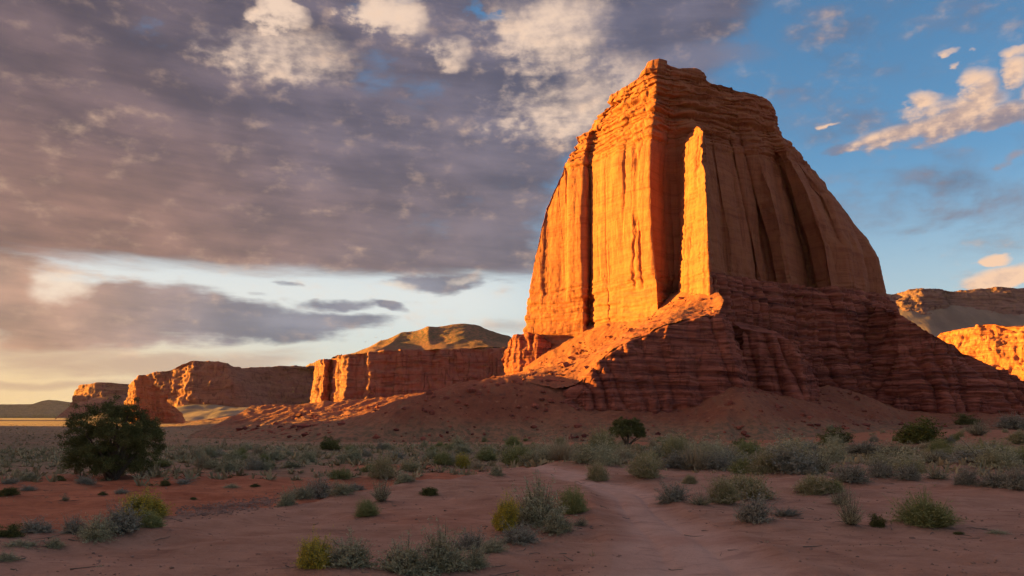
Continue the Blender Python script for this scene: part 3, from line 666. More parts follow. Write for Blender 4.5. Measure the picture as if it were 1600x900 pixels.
# ------------------------------------------------------------------ mesas and cliffs farther off
def mesa(name, label, top, bottom, mat, disp, ds, back=120, rise=0, foot=None, footmat=None, dz=None, cat='mesa', bench=None):
    """top / bottom: (px, py, Y) along the visible foot and rim, left to right; closed round the back, with a flat top"""
    t = np.array([P3(*p) for p in top]); b = np.array([P3(*p) for p in bottom])
    und = b.copy(); und[:, 2] = -8
    def close(a, k):
        bl = a[[-1, 0]].copy(); c = a.mean(0); 
        bl[:, 1] += back; bl[0] += (c - bl[0]) * [0.15, 0, 0]; bl[1] += (c - bl[1]) * [0.15, 0, 0]
        return np.concatenate([a, bl])
    root = empty(name, (float(b[:, 0].mean()), float(b[:, 1].mean()), -4))
    rows = [close(und, 0), close(b, 0)]
    if bench: 
        f, out = bench; mid = b * (1 - f) + t * f; mid[:, 1] -= out; rows.append(close(mid, 0))
    rows.append(close(t, 0)); top_r = rows[-1]
    c = top_r.mean(0)
    for s, up in ((0.7, 0.6), (0.3, 1.0), (0.0, 1.0)):
        q = c + (top_r - c) * s; q[:, 2] = top_r[:, 2] * s + c[2] * (1 - s) + rise * up; rows.append(q)
    n = len(t)
    o = sheet_obj('cliff', rows, ds, dz or ds, mat, disp, True, root, ds * 4, coarse=[None] * (n - 1) + [ds * 5] * 3)
    if foot is not None:
        ctrl, x0, x1, y0, y1, st, fname = foot
        f = rbf([P3(*p) for p in ctrl]); X, Y = np.meshgrid(np.arange(x0, x1, st), np.arange(y0, y1, st))
        p = np.stack([X, Y, 0 * X], -1).reshape(-1, 3)
        Z = f(X, Y) + (st * 1.3 * fbm(p / (st * 16), 5, 0.6)).reshape(X.shape)
        if fname == 'dome': Z = Z - 5.5 * (np.abs(perlin(p * np.array([0.028, 0.006, 1]) + 2.7)) ** 0.8).reshape(X.shape) * sstep(640, 670, Y)
        k = (Z > -6).ravel()
        if fname == 'dome':
            ring = top_r[:, :2]; ins = np.zeros(X.size, bool); xx, yy = X.ravel(), Y.ravel()
            for (x0_, y0_), (x1_, y1_) in zip(ring, np.roll(ring, -1, 0)):
                if y0_ != y1_: ins ^= ((y0_ > yy) != (y1_ > yy)) & (xx < (x1_ - x0_) * (yy - y0_) / (y1_ - y0_) + x0_)
            k &= ins
        fc = grid_faces(X.shape[0], X.shape[1]); fc = fc[k[fc].all(1)]
        np_mesh(fname, np.stack([X, Y, Z], -1).reshape(-1, 3), fc, footmat, parent=root)
    for ch in root.children: ch.location = -root.location
    tag(root, label, cat)
    return root
def hill_mat():
    m, g, b = new_mat('scrubby hill')
    geo = g.n.new('ShaderNodeNewGeometry'); P = V(g, geo.outputs['Position']); z = g.sep(P)[2]
    n = g.noise(P, 0.03, 6, 0.65); n2 = g.noise(P, 0.35, 6, 0.7)
    c = g.mix(g.step(n, 0.38, 0.62), (0.32, 0.14, 0.075), (0.24, 0.115, 0.06))
    c = g.mix(g.step(n2, 0.44, 0.58) * g.step(z, 58, 70, 0.25, 1.0), c, (0.105, 0.085, 0.042))
    g.put(b.inputs['Base Color'], c); bump(g, b, n2 + n, 0.7, 2.0)
    return m
HILL = hill_mat()
def grey_talus():
    m, g, b = new_mat('pale slope')
    geo = g.n.new('ShaderNodeNewGeometry'); P = V(g, geo.outputs['Position'])
    n = g.noise(g.vmul(P, (1, 0.3, 0.3)), 0.03, 7, 0.65)
    g.put(b.inputs['Base Color'], g.mix(g.step(n, 0.35, 0.65), (0.30, 0.205, 0.145), (0.20, 0.135, 0.10)))
    bump(g, b, n, 0.6, 3.0)
    return m
PALE = grey_talus()
# the capped mesa behind the talus
MESA_D = rock_disp(1.7, 0.045, 0.05, 0.9, 0.16, 0.5, 1.5, 0.015)
hillc = [(492, 570, 705), (520, 557, 672), (560, 551, 655), (640, 546, 650), (700, 543, 655), (800, 543, 665), (900, 548, 700), (560, 545, 690), (600, 532, 720), (640, 516, 745), (690, 505, 765), (727, 500, 770), (745, 504, 772), (770, 514, 770), (800, 527, 765), (850, 545, 765),
         (640, 531, 700), (727, 521, 705), (800, 536, 705), (727, 535, 850), (600, 560, 850), (850, 560, 850), (480, 590, 800), (687, 534, 690), (770, 533, 690)]
mesa('mesa', 'sandstone mesa with sunlit end columns and a scrubby dome on top', [(489, 571, 712), (497, 566, 690), (508, 561, 674), (516, 562, 684), (526, 558, 664), (538, 556, 650), (560, 551, 645), (640, 547, 645), (720, 545, 652), (800, 545, 662), (900, 548, 690)],
     [(484, 640, 712), (492, 641, 688), (504, 642, 668), (514, 642, 680), (522, 643, 656), (540, 643, 640), (562, 643, 636), (640, 640, 636), (720, 634, 643), (800, 630, 652), (900, 630, 680)], FARROCK, MESA_D, 0.9, 200,
     foot=(hillc, -215, 60, 640, 900, 1.6, 'dome'), footmat=HILL)
# its apron with a low lit mound in front
apron = [(484, 640, 700), (540, 640, 634), (640, 634, 630), (720, 628, 636), (800, 622, 645), (500, 652, 600), (560, 650, 560), (640, 646, 540), (720, 640, 540), (800, 640, 540), (420, 650, 640), (345, 656, 640), (400, 646, 690), (440, 646, 720), (470, 645, 720),
         (345, 660, 590), (420, 661, 520), (500, 663, 470), (600, 664, 440), (700, 664, 420), (800, 662, 420), (300, 661, 640), (380, 655, 760), (480, 640, 800), (640, 600, 800), (800, 600, 800), (300, 661, 760)]
fa = rbf([P3(*p) for p in apron]); X, Y = np.meshgrid(np.arange(-260, 60, 1.3), np.arange(420, 800, 1.3)); pp = np.stack([X, Y, 0 * X], -1).reshape(-1, 3)
Z = fa(X, Y) + (2.6 * fbm(pp / 26, 5, 0.6)).reshape(X.shape); kk = (Z > -5.5).ravel(); fc = grid_faces(*X.shape); fc = fc[kk[fc].all(1)]
tag(np_mesh('hill', np.stack([X, Y, Z], -1).reshape(-1, 3), fc, TALUS), kind='structure')
FAR_D = rock_disp(1.6, 0.022, 0.05, 2.6, 0.07, 0.8, 3, 0.008)
mesa('mesa', 'long stepped red mesa with a low crown, beyond the dark juniper', [(206, 600, 1290), (222, 588, 1250), (240, 582, 1240), (268, 578, 1235), (280, 570, 1225), (300, 563, 1220), (322, 564, 1220), (352, 567, 1215), (366, 573, 1230), (376, 575, 1275), (430, 573, 1330), (500, 573, 1350), (560, 573, 1350)],
     [(190, 650, 1290), (212, 646, 1240), (236, 643, 1220), (270, 640, 1205), (290, 637, 1195), (310, 636, 1190), (330, 636, 1185), (380, 638, 1180), (402, 638, 1190), (414, 638, 1245), (440, 638, 1300), (500, 638, 1330), (560, 638, 1330)], FARROCK, FAR_D, 2.0, 300,
     foot=([(190, 652, 1290), (236, 642, 1215), (310, 634, 1180), (400, 636, 1180), (440, 636, 1290), (560, 636, 1320), (150, 657, 1200), (236, 656, 1080), (310, 655, 1050), (400, 655, 1050), (480, 655, 1100), (560, 655, 1100), (310, 600, 1400), (500, 600, 1500)], -680, -200, 1040, 1340, 5, 'foot_slope'), footmat=PALE)
mesa('mesa', 'low red mesa with a flat rim, far off left of the stepped one', [(118, 612, 1900), (124, 601, 1880), (140, 600, 1850), (160, 597, 1840), (190, 600, 1850), (230, 600, 1880), (280, 600, 1900)],
     [(108, 640, 1900), (118, 634, 1860), (140, 630, 1820), (160, 628, 1810), (190, 628, 1820), (230, 630, 1850), (280, 632, 1880)], FARROCK, FAR_D, 2.6, 400,
     foot=([(100, 642, 1900), (118, 632, 1850), (160, 626, 1800), (230, 628, 1840), (280, 630, 1870), (98, 656, 1850), (118, 656, 1760), (160, 655, 1690), (230, 655, 1690), (290, 655, 1700), (160, 600, 2000), (96, 657, 2000)], -1150, -660, 1640, 1900, 7, 'foot_slope'), footmat=FARROCK)
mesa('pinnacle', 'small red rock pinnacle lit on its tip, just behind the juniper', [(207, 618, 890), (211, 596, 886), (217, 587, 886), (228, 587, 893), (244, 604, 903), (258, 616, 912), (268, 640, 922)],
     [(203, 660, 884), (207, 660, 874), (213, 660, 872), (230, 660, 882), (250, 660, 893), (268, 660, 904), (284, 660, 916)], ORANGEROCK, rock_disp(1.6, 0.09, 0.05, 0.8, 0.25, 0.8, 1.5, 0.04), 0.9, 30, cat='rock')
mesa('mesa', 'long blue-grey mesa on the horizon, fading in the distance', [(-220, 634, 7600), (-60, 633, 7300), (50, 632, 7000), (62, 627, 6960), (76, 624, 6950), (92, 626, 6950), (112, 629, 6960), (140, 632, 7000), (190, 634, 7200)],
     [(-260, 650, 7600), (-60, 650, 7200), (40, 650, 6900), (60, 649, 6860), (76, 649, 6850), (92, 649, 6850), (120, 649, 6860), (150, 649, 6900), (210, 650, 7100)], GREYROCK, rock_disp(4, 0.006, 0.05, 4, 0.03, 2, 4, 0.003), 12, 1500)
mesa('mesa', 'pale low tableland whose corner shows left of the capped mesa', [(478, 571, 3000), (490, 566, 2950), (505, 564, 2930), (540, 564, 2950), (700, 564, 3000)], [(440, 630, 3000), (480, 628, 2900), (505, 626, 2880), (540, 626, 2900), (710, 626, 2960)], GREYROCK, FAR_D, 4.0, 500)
# right of the butte
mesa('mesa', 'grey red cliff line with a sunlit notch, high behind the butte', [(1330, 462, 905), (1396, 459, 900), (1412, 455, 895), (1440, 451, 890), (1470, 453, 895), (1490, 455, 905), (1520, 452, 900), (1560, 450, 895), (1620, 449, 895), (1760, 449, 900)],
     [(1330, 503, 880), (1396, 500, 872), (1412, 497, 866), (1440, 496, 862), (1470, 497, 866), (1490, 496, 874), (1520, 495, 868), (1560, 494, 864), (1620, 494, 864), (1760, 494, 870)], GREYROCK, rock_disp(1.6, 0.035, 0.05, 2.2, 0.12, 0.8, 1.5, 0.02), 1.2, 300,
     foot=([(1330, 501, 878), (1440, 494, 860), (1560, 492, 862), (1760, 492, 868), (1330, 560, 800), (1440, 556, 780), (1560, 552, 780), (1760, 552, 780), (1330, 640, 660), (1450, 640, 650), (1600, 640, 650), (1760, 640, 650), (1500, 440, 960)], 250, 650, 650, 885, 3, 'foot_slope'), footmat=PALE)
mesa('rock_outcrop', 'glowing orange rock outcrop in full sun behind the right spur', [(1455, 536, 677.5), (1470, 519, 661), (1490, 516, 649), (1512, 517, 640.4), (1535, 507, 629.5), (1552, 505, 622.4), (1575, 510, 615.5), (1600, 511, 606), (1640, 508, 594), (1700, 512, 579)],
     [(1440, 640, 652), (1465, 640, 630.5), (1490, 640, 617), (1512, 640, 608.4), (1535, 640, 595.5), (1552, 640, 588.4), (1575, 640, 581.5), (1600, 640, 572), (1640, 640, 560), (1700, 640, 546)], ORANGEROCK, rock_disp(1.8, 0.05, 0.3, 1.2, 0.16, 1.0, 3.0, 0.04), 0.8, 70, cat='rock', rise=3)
# unseen hills added outside the picture to shade the plain and far mesas
def shade_hill(pts, h, wid):
    pts = np.array(pts, float); s = np.linspace(0, len(pts) - 1, 80); C = np.stack([np.interp(s, np.arange(len(pts)), pts[:, k]) for k in range(2)], 1)
    d = np.gradient(C, axis=0); d /= np.linalg.norm(d, axis=1)[:, None]; nn = np.stack([d[:, 1], -d[:, 0]], 1)
    w = np.linspace(-1, 1, 41); prof = np.interp(np.abs(w), [0, 0.35, 0.45, 1.0], [1.0, 0.97, 0.7, 0.0])
    end = np.clip(np.minimum(s, s[-1] - s) / 0.35, 0, 1) ** 0.7
    X = C[:, None, 0] + nn[:, None, 0] * w * wid; Y = C[:, None, 1] + nn[:, None, 1] * w * wid
    p = np.stack([X, Y, 0 * X], -1).reshape(-1, 3)
    Z = (h * prof[None] * end[:, None]) * (1 + 0.15 * fbm(p / 60, 3).reshape(X.shape)) + 2.0 * fbm(p / 12, 4).reshape(X.shape) - 5
    tag(np_mesh('hill', np.stack([X, Y, Z], -1).reshape(-1, 3), grid_faces(80, 41), FARROCK), kind='structure')  # unseen blocker, added for the shadow it casts
shade_hill([(-190, -140), (-190, 0), (-190, 130), (-215, 215), (-262, 300), (-274, 332)], 44, 50)
shade_hill([(-320, 330), (-400, 450), (-530, 690)], 32, 60)
shade_hill([(-1330, 1620), (-1350, 1850), (-1420, 2120)], 95, 95)
shade_hill([(-4850, 6600), (-4950, 7200), (-5050, 8000)], 260, 330)

# ------------------------------------------------------------------ plants
def leaf_mat(name, a, b_, rough=0.75, trans=0.15):
    m, g, b = new_mat(name, rough)
    col, f = g.attr('tint'); r = g.sep(col)[0]
    oi = g.n.new('ShaderNodeObjectInfo'); rnd = V(g, oi.outputs['Random'])
    c = g.mix(r, a, b_)
    c = g.mix(rnd * 0.55, c, g.vmul(c, (0.70, 0.72, 0.74)))
    g.put(b.inputs['Base Color'], c)
    return m
M_SAGE = leaf_mat('sage leaf', (0.32, 0.285, 0.155), (0.50, 0.445, 0.26))
M_BLUE = leaf_mat('blue sage leaf', (0.25, 0.22, 0.155), (0.40, 0.355, 0.255))
M_GREEN = leaf_mat('green blade', (0.198, 0.198, 0.066), (0.360, 0.342, 0.132))
M_OLIVE = leaf_mat('olive blade', (0.270, 0.240, 0.102), (0.444, 0.378, 0.180))
M_YELLOW = leaf_mat('yellow flower', (0.50, 0.345, 0.03), (0.68, 0.50, 0.07))
M_STRAW = leaf_mat('dry blade', (0.35, 0.26, 0.15), (0.52, 0.41, 0.25))
M_DARK = leaf_mat('dark leaf', (0.065, 0.070, 0.022), (0.21, 0.195, 0.06))
M_BRIGHT = leaf_mat('fresh leaf', (0.075, 0.085, 0.018), (0.17, 0.165, 0.035))
M_TWIG = leaf_mat('twig', (0.13, 0.095, 0.07), (0.21, 0.16, 0.12))
M_BARK = leaf_mat('bark', (0.075, 0.050, 0.035), (0.14, 0.10, 0.07))
rg = np.random.default_rng(11)
def dome_tips(n, lo=0.0, r=rg):
    ph = r.uniform(0, 2 * np.pi, n); cz = r.uniform(lo, 1, n); sz = np.sqrt(1 - cz ** 2)
    L = np.clip(r.normal(0.84, 0.16, n), 0.4, 1.2)
    return np.stack([0.5 * sz * np.cos(ph), 0.5 * sz * np.sin(ph), cz], 1) * L[:, None]
def blades(n, wid, lo=0.1, spread=0.14, arch=0.25, seg=3, r=rg, tips=None):
    """thin curved blades from a tight base to a dome; returns verts, quads, 0..1 height tint"""
    if tips is None:
        T = dome_tips(n, lo, r); ph = np.arctan2(T[:, 1], T[:, 0])
        T = T * (1 + 0.45 * perlin(np.stack([np.cos(ph) * 1.6, np.sin(ph) * 1.6, T[:, 2] * 2.2], 1) + r.uniform(0, 50)))[:, None]
        T[: n // 25] *= 1.18
    else: T = tips
    B = np.stack([T[:, 0] * spread * 2 * r.uniform(0.2, 1, n), T[:, 1] * spread * 2 * r.uniform(0.2, 1, n), np.full(n, -0.02)], 1)
    Mi = B * 0.5 + T * 0.5; Mi[:, 2] += arch * np.hypot(T[:, 0], T[:, 1]) * r.uniform(0.2, 1, n); Mi += r.normal(0, 0.02, (n, 3))
    side = np.cross(T - B, r.normal(size=(n, 3))); side /= np.linalg.norm(side, axis=1)[:, None] + 1e-9
    tt = np.linspace(0, 1, seg + 1); V_ = []
    for t in tt:
        c = B * (1 - t) ** 2 + Mi * 2 * t * (1 - t) + T * t * t
        w = wid * (1 - 0.85 * t) * 0.5
        V_ += [c - side * w, c + side * w]
    Vv = np.stack(V_, 1).reshape(-1, 3); k = 2 * (seg + 1); o = np.arange(n)[:, None, None] * k
    q = np.array([[2 * i, 2 * i + 1, 2 * i + 3, 2 * i + 2] for i in range(seg)])[None]
    tint = np.repeat(r.uniform(0, 1, n), k)
    return Vv, (o + q).reshape(-1, 4), tint, T, Mi, B
def leaves(C, size, asp=0.35, r=rg, up=0.3):
    n = len(C); d = r.normal(size=(n, 3)); d[:, 2] += up; d /= np.linalg.norm(d, axis=1)[:, None]
    s = np.cross(d, r.normal(size=(n, 3))); s /= np.linalg.norm(s, axis=1)[:, None] + 1e-9
    L = size * r.uniform(0.6, 1.3, n)[:, None]
    Vv = np.stack([C, C + d * L * 0.5 + s * L * asp * 0.5, C + d * L, C + d * L * 0.5 - s * L * asp * 0.5], 1).reshape(-1, 3)
    return Vv, np.arange(4 * n).reshape(-1, 4), np.repeat(r.uniform(0, 1, n), 4)
def along(T, Mi, B, per, t0, t1, jit, r=rg):
    n = len(T); t = r.uniform(t0, t1, (n, per, 1))
    c = B[:, None] * (1 - t) ** 2 + Mi[:, None] * 2 * t * (1 - t) + T[:, None] * t * t
    return (c + r.normal(0, jit, (n, per, 3))).reshape(-1, 3)
def col1(t): return np.stack([t, t, t], 1)
def mesh_only(name, v, f, mat, t):
    o = np_mesh(name, v, f, mat, smooth=False, colors=col1(t)); me = o.data; D.objects.remove(o); return me
def proto(kind, seed):
    r = np.random.default_rng(seed); parts = []
    if kind in ('sage', 'blue', 'twiggy'):
        n, per = {'sage': (330, 34), 'blue': (300, 34), 'twiggy': (230, 13)}[kind]
        T = dome_tips(n, -0.02 if kind != 'twiggy' else 0.25, r) * (1 + 0.55 * perlin(dome_tips(n, 0, r) * 3 + seed))[:, None]
        v, f, t, T, Mi, B = blades(n, 0.016, 0, 0.12, 0.35, 3, r, T)
        parts.append(('stem', v, f, M_TWIG, t))
        C = along(T, Mi, B, per, 0.30, 0.97, 0.016, r)
        v, f, t = leaves(C, 0.058 if kind != 'twiggy' else 0.05, 0.26, r, 0.7)
        parts.insert(0, ('foliage', v, f, M_BLUE if kind == 'blue' else M_SAGE, t))
    elif kind in ('green', 'olive', 'yellow', 'straw'):
        n = {'green': 1500, 'olive': 1300, 'yellow': 1300, 'straw': 700}[kind]
        v, f, t, T, Mi, B = blades(n, 0.013 if kind != 'straw' else 0.016, 0.12, 0.16, 0.18, 3, r)
        parts.append(('foliage', v, f, {'green': M_GREEN, 'olive': M_OLIVE, 'yellow': M_GREEN, 'straw': M_STRAW}[kind], t))
        C = along(T, Mi, B, 4 if kind != 'straw' else 1, 0.45, 0.95, 0.015, r); v2, f2, t2 = leaves(C, 0.075, 0.2, r, 0.9)
        parts[0] = ('foliage', np.concatenate([v, v2]), np.concatenate([f, f2 + len(v)]), parts[0][3], np.concatenate([t, t2]))
        if kind == 'yellow':
            C = along(T, Mi, B, 10, 0.58, 1.02, 0.018, r); v3, f3, t3 = leaves(C, 0.052, 0.30, r, 1.0)
            parts.append(('flower_heads', v3, f3, M_YELLOW, t3))
        if kind == 'olive':
            C = along(T, Mi, B, 2, 0.78, 1.02, 0.015, r); v3, f3, t3 = leaves(C, 0.055, 0.32, r, 1.0)
            parts.append(('flower_heads', v3, f3, M_STRAW, t3))
    elif kind in ('bush', 'bright'):
        n = 70; cc = dome_tips(n, 0.0, r) * r.uniform(0.45, 0.92, (n, 1)); cc[:, 2] = cc[:, 2] * 0.9 + 0.06
        C = (cc[:, None] + r.normal(0, 1, (n, 90, 3)) * np.array([0.060, 0.060, 0.075])).reshape(-1, 3); C = C[C[:, 2] > 0]
        v, f, t = leaves(C, 0.072, 0.32, r, 0.6); parts.append(('foliage', v, f, M_DARK if kind == 'bush' else M_BRIGHT, t))
        v, f, t, *_ = blades(40, 0.03, 0.1, 0.1, 0.2, 3, r, cc[:40]); parts.append(('stem', v, f, M_BARK, t))
    return [(nm, mesh_only('%s_%s' % (kind, nm), v, f, m, t)) for nm, v, f, m, t in parts]
PROTO = {k: [proto(k, 100 + 10 * i + j) for j in range(3)] for i, k in enumerate(['sage', 'blue', 'twiggy', 'green', 'olive', 'yellow', 'straw', 'bush', 'bright'])}
NAMES = {'sage': ('sagebrush', 'shrub'), 'blue': ('sagebrush', 'shrub'), 'twiggy': ('twiggy_shrub', 'shrub'), 'green': ('rabbitbrush', 'shrub'), 'olive': ('rabbitbrush', 'shrub'),
         'yellow': ('flowering_rabbitbrush', 'shrub'), 'straw': ('dry_grass_tuft', 'grass tuft'), 'bush': ('dark_bush', 'bush'), 'bright': ('green_bush', 'bush')}
def surface(x, y):
    h = ground_h(x, y); far = (y > 200) & (x > -105) & (x < 210)
    if np.any(far): h = np.where(far, np.maximum(h, TALUS_H(x, y)), h)
    return h
YS = np.geomspace(7, 420, 2500)
def locate(px, py):
    """where the sight line through a photo pixel meets the ground"""
    x = (px - 800) / F * YS; ray = CZ + (HY - py) / F * YS
    k = np.argmax(surface(x, YS) >= ray); return float(x[k]), float(YS[k]), float(ray[k])
def surf1(x, y): return float(surface(np.array([float(x)]), np.array([float(y)]))[0])
rs_ = random.Random(5)
SPOTS = []
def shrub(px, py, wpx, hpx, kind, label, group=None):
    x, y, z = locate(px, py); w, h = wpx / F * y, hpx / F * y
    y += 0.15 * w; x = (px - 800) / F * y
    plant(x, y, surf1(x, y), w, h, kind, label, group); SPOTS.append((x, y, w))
def plant(x, y, z, w, h, kind, label, group=None, parts=True):
    ms = PROTO[kind][rs_.randrange(3)]; nm, cat = NAMES[kind]
    o = D.objects.new(nm, ms[0][1]); COL.objects.link(o)
    o.location = (x, y, z - 0.02); o.scale = (w * 1.06, w * rs_.uniform(0.95, 1.15), h * 1.06); o.rotation_euler = (rs_.gauss(0, 0.09), rs_.gauss(0, 0.09), rs_.uniform(0, 6.28))
    tag(o, label, cat, group)
    for pn, me in ms[1:] if parts else []:
        c = D.objects.new(pn, me); link(c, o)
    return o

# ---- the shrubs one can point at, by where they stand in the photograph: px, py of the foot, width, height
S = shrub
S(490, 890, 62, 50, 'yellow', 'yellow-topped clump beside a round grey-green shrub, close to the bottom edge')
S(548, 890, 86, 52, 'sage', 'round grey-green shrub touching a low yellow clump at the bottom edge')
S(632, 902, 96, 56, 'sage', 'pale sagebrush lowest of the grey thicket at the bottom centre')
S(692, 898, 92, 74, 'sage', 'tallest grey sagebrush of the thicket at the bottom centre')
S(742, 890, 56, 38, 'sage', 'small sagebrush at the right end of the bottom grey thicket')
S(735, 862, 66, 36, 'blue', 'dark blue-grey sagebrush behind the bottom grey thicket')
S(787, 830, 46, 52, 'yellow', 'upright golden clump against the big grey-green shrub beside the trail bend')
S(842, 826, 96, 76, 'sage', 'big grey-green shrub on the hummock, with a golden clump at its side')
S(897, 806, 54, 44, 'green', 'green-tipped shrub at the right shoulder of the big hummock shrub')
S(872, 836, 66, 40, 'sage', 'low pale sagebrush before the big hummock shrub')
S(812, 852, 70, 36, 'blue', 'flat grey sagebrush under the golden hummock clump')
S(770, 866, 56, 26, 'sage', 'low grey sagebrush trailing down from the hummock towards the bottom thicket')
S(908, 824, 30, 18, 'twiggy', 'tiny twiggy shrub at the dark end of the hummock by the trail')
S(228, 812, 72, 42, 'yellow', 'bright yellow dome of grass above the grey row on the left bank')
S(235, 826, 46, 28, 'green', 'green shrub at the foot of the bright yellow dome on the left bank')
S(192, 836, 66, 46, 'blue', 'dark grey shrub left of the bright yellow dome')
S(150, 846, 62, 40, 'sage', 'middle shrub of the grey row running left from the yellow dome')
S(117, 836, 42, 32, 'blue', 'bluish shrub near the left end of the grey row')
S(84, 858, 34, 18, 'sage', 'small pale shrub at the low end of the grey row on the left bank')
S(58, 836, 62, 26, 'blue', 'spreading dark sagebrush at the left edge, behind the near bank')
S(14, 842, 46, 26, 'bush', 'dark low bush cut by the left edge of the picture')
S(30, 858, 60, 14, 'sage', 'flat pale sagebrush along the lip at the left edge')
S(10, 878, 40, 16, 'sage', 'lowest grey shrub at the left edge')
S(46, 752, 34, 14, 'sage', 'small grey-green shrub in the red hollow left of the juniper')
S(16, 757, 30, 10, 'blue', 'low grey shrub at the far left rim of the red hollow')
S(14, 776, 36, 16, 'bush', 'dark low shrub in the red hollow at the left edge')
S(44, 768, 26, 10, 'blue', 'little grey shrub beside the dark one in the red hollow')
S(92, 752, 20, 10, 'bush', 'tiny dark shrub just left of the juniper')
S(132, 757, 34, 13, 'blue', 'grey shrub under the left skirt of the juniper')
S(102, 784, 16, 12, 'twiggy', 'thin twiggy shrub alone on red soil below the juniper')
S(160, 774, 16, 7, 'bush', 'first of the tiny dark shrubs on the red soil before the juniper')
S(190, 772, 22, 8, 'blue', 'tiny grey shrub on the red soil before the juniper')
S(258, 760, 18, 11, 'bush', 'small dark shrub on red soil right of the juniper foot')
S(292, 758, 40, 7, 'blue', 'low straggling shrub line right of the juniper')
S(362, 763, 26, 8, 'sage', 'pale tiny shrub on the red soil midway to the middle row')
S(398, 761, 18, 6, 'bush', 'tiny dark shrub on the red soil midway to the middle row')
S(302, 781, 12, 5, 'bush', 'lone dark tuft above the grey gravel patch')
S(250, 731, 36, 12, 'green', 'green shrub where the plain meets the red soil, right of the juniper')
S(332, 733, 34, 17, 'sage', 'rounded grey-green shrub at the edge of the left plain')
S(372, 733, 36, 12, 'sage', 'pale shrub right of the rounded one at the edge of the left plain')
S(420, 732, 24, 12, 'bush', 'dark little shrub at the edge of the left plain')
S(456, 732, 36, 12, 'sage', 'grey shrub last in the line along the left plain')
S(448, 792, 34, 26, 'sage', 'small round shrub leading the grey row on the middle bank')
S(470, 782, 50, 24, 'sage', 'pale shrub second in the grey row on the middle bank')
S(497, 780, 52, 34, 'blue', 'dark grey shrub highest in the row on the middle bank')
S(535, 774, 50, 24, 'sage', 'silvery shrub at the right end of the middle bank row')
S(556, 768, 34, 14, 'blue', 'low dark shrub closing the middle bank row')
S(530, 750, 40, 18, 'green', 'olive shrub on the red flat behind the middle bank row')
S(574, 809, 40, 28, 'green', 'small dark green clump alone before the three-tiered shrub')
S(595, 787, 38, 44, 'twiggy', 'upright twiggy shrub on the middle bank under an olive one')
S(598, 750, 44, 34, 'olive', 'olive shrub standing on the skyline of the middle bank')
S(632, 756, 40, 18, 'sage', 'pale low shrub right of the olive shrub on the middle bank')
S(671, 776, 34, 17, 'bush', 'lone dark low shrub on the bare sand left of centre')
S(640, 738, 40, 16, 'olive', 'yellowish shrub in the dip behind the middle bank')
S(690, 728, 36, 22, 'green', 'green and yellow shrub left of the small yellow one in the middle belt')
S(725, 732, 28, 22, 'yellow', 'small yellow shrub catching the eye in the middle belt')
S(704, 727, 30, 20, 'blue', 'grey shrub between the green and the small yellow one')
S(776, 744, 26, 17, 'sage', 'little pale shrub at the crest where the trail fades')
S(516, 705, 36, 24, 'bush', 'round dark bush alone on the plain before the capped mesa')
S(935, 754, 38, 32, 'olive', 'small olive shrub at the far bend of the trail')
S(1006, 749, 60, 36, 'olive', 'wide buff-topped shrub right of the far trail bend')
S(1062, 734, 60, 30, 'blue', 'dark grey shrub behind the wide buff-topped one')
S(1052, 786, 54, 34, 'blue', 'neat dark grey dome right of the trail')
S(1096, 792, 46, 24, 'twiggy', 'brownish low shrub between the grey dome and the big twin clump')
S(1078, 757, 24, 16, 'olive', 'tiny buff tuft behind the neat grey dome')
S(1132, 790, 62, 40, 'olive', 'buff shrub at the left flank of the big twin clump')
S(1166, 784, 84, 44, 'olive', 'broad yellowish shrub behind the blue-grey one right of the trail')
S(1176, 820, 58, 52, 'blue', 'blue-grey shrub in front of the broad yellowish one right of the trail')
S(1226, 808, 54, 14, 'blue', 'flat dark shrub lying right of the blue-grey one')
S(1272, 776, 62, 34, 'olive', 'yellow-green loose shrub on bare sand, right half')
S(1302, 772, 36, 20, 'green', 'small green shrub touching the loose yellow-green one')
S(1330, 824, 46, 54, 'twiggy', 'thin upright twiggy shrub left of the big green clump')
S(1312, 792, 44, 32, 'twiggy', 'sparse pale shrub behind the thin upright one')
S(1371, 824, 26, 24, 'bush', 'small dark shrub between the twiggy one and the big green clump')
S(1450, 828, 96, 52, 'green', 'big round green clump alone on the right sand')
S(1460, 832, 30, 8, 'sage', 'tiny shrub at the foot of the big green clump')
S(1498, 836, 20, 7, 'bush', 'tiny dark tuft right of the big green clump')
S(1560, 836, 34, 8, 'sage', 'low tuft on the sand towards the right edge')
S(1236, 714, 60, 26, 'olive', 'pale yellow dome highest in the right belt')
S(1196, 742, 56, 34, 'olive', 'buff dome in the right belt, below the pale yellow one')
S(1160, 742, 44, 26, 'green', 'green-buff dome at the left end of the right belt')
S(1232, 738, 54, 36, 'olive', 'straw-topped shrub in the middle of the right belt')
S(1278, 744, 62, 42, 'twiggy', 'brown feathery dome in the right belt')
S(1300, 724, 40, 16, 'olive', 'yellowish low shrub behind the brown feathery dome')
S(1328, 756, 66, 34, 'blue', 'dark blue-grey shrub beginning the front row on the right')
S(1376, 748, 48, 32, 'blue', 'dark round shrub second in the front row on the right')
S(1418, 752, 46, 30, 'blue', 'dark round shrub third in the front row on the right')
S(1464, 752, 50, 22, 'twiggy', 'brownish flatter shrub fourth in the front row on the right')
S(1509, 760, 44, 34, 'blue', 'blue-grey dome standing forward near the right edge')
S(1556, 764, 54, 30, 'blue', 'grey shrub joining the two domes near the right edge')
S(1590, 768, 50, 40, 'blue', 'dark dome cut by the right edge')
S(1305, 696, 62, 28, 'bush', 'flat dark green bush left of the bright round one')
S(1438, 693, 78, 42, 'bright', 'bright green round bush below the cliff of the right spur')
S(1509, 666, 38, 20, 'bush', 'dark bush high on the slope under the right spur')
S(1528, 681, 46, 24, 'twiggy', 'brown shrub on the slope under the right spur')
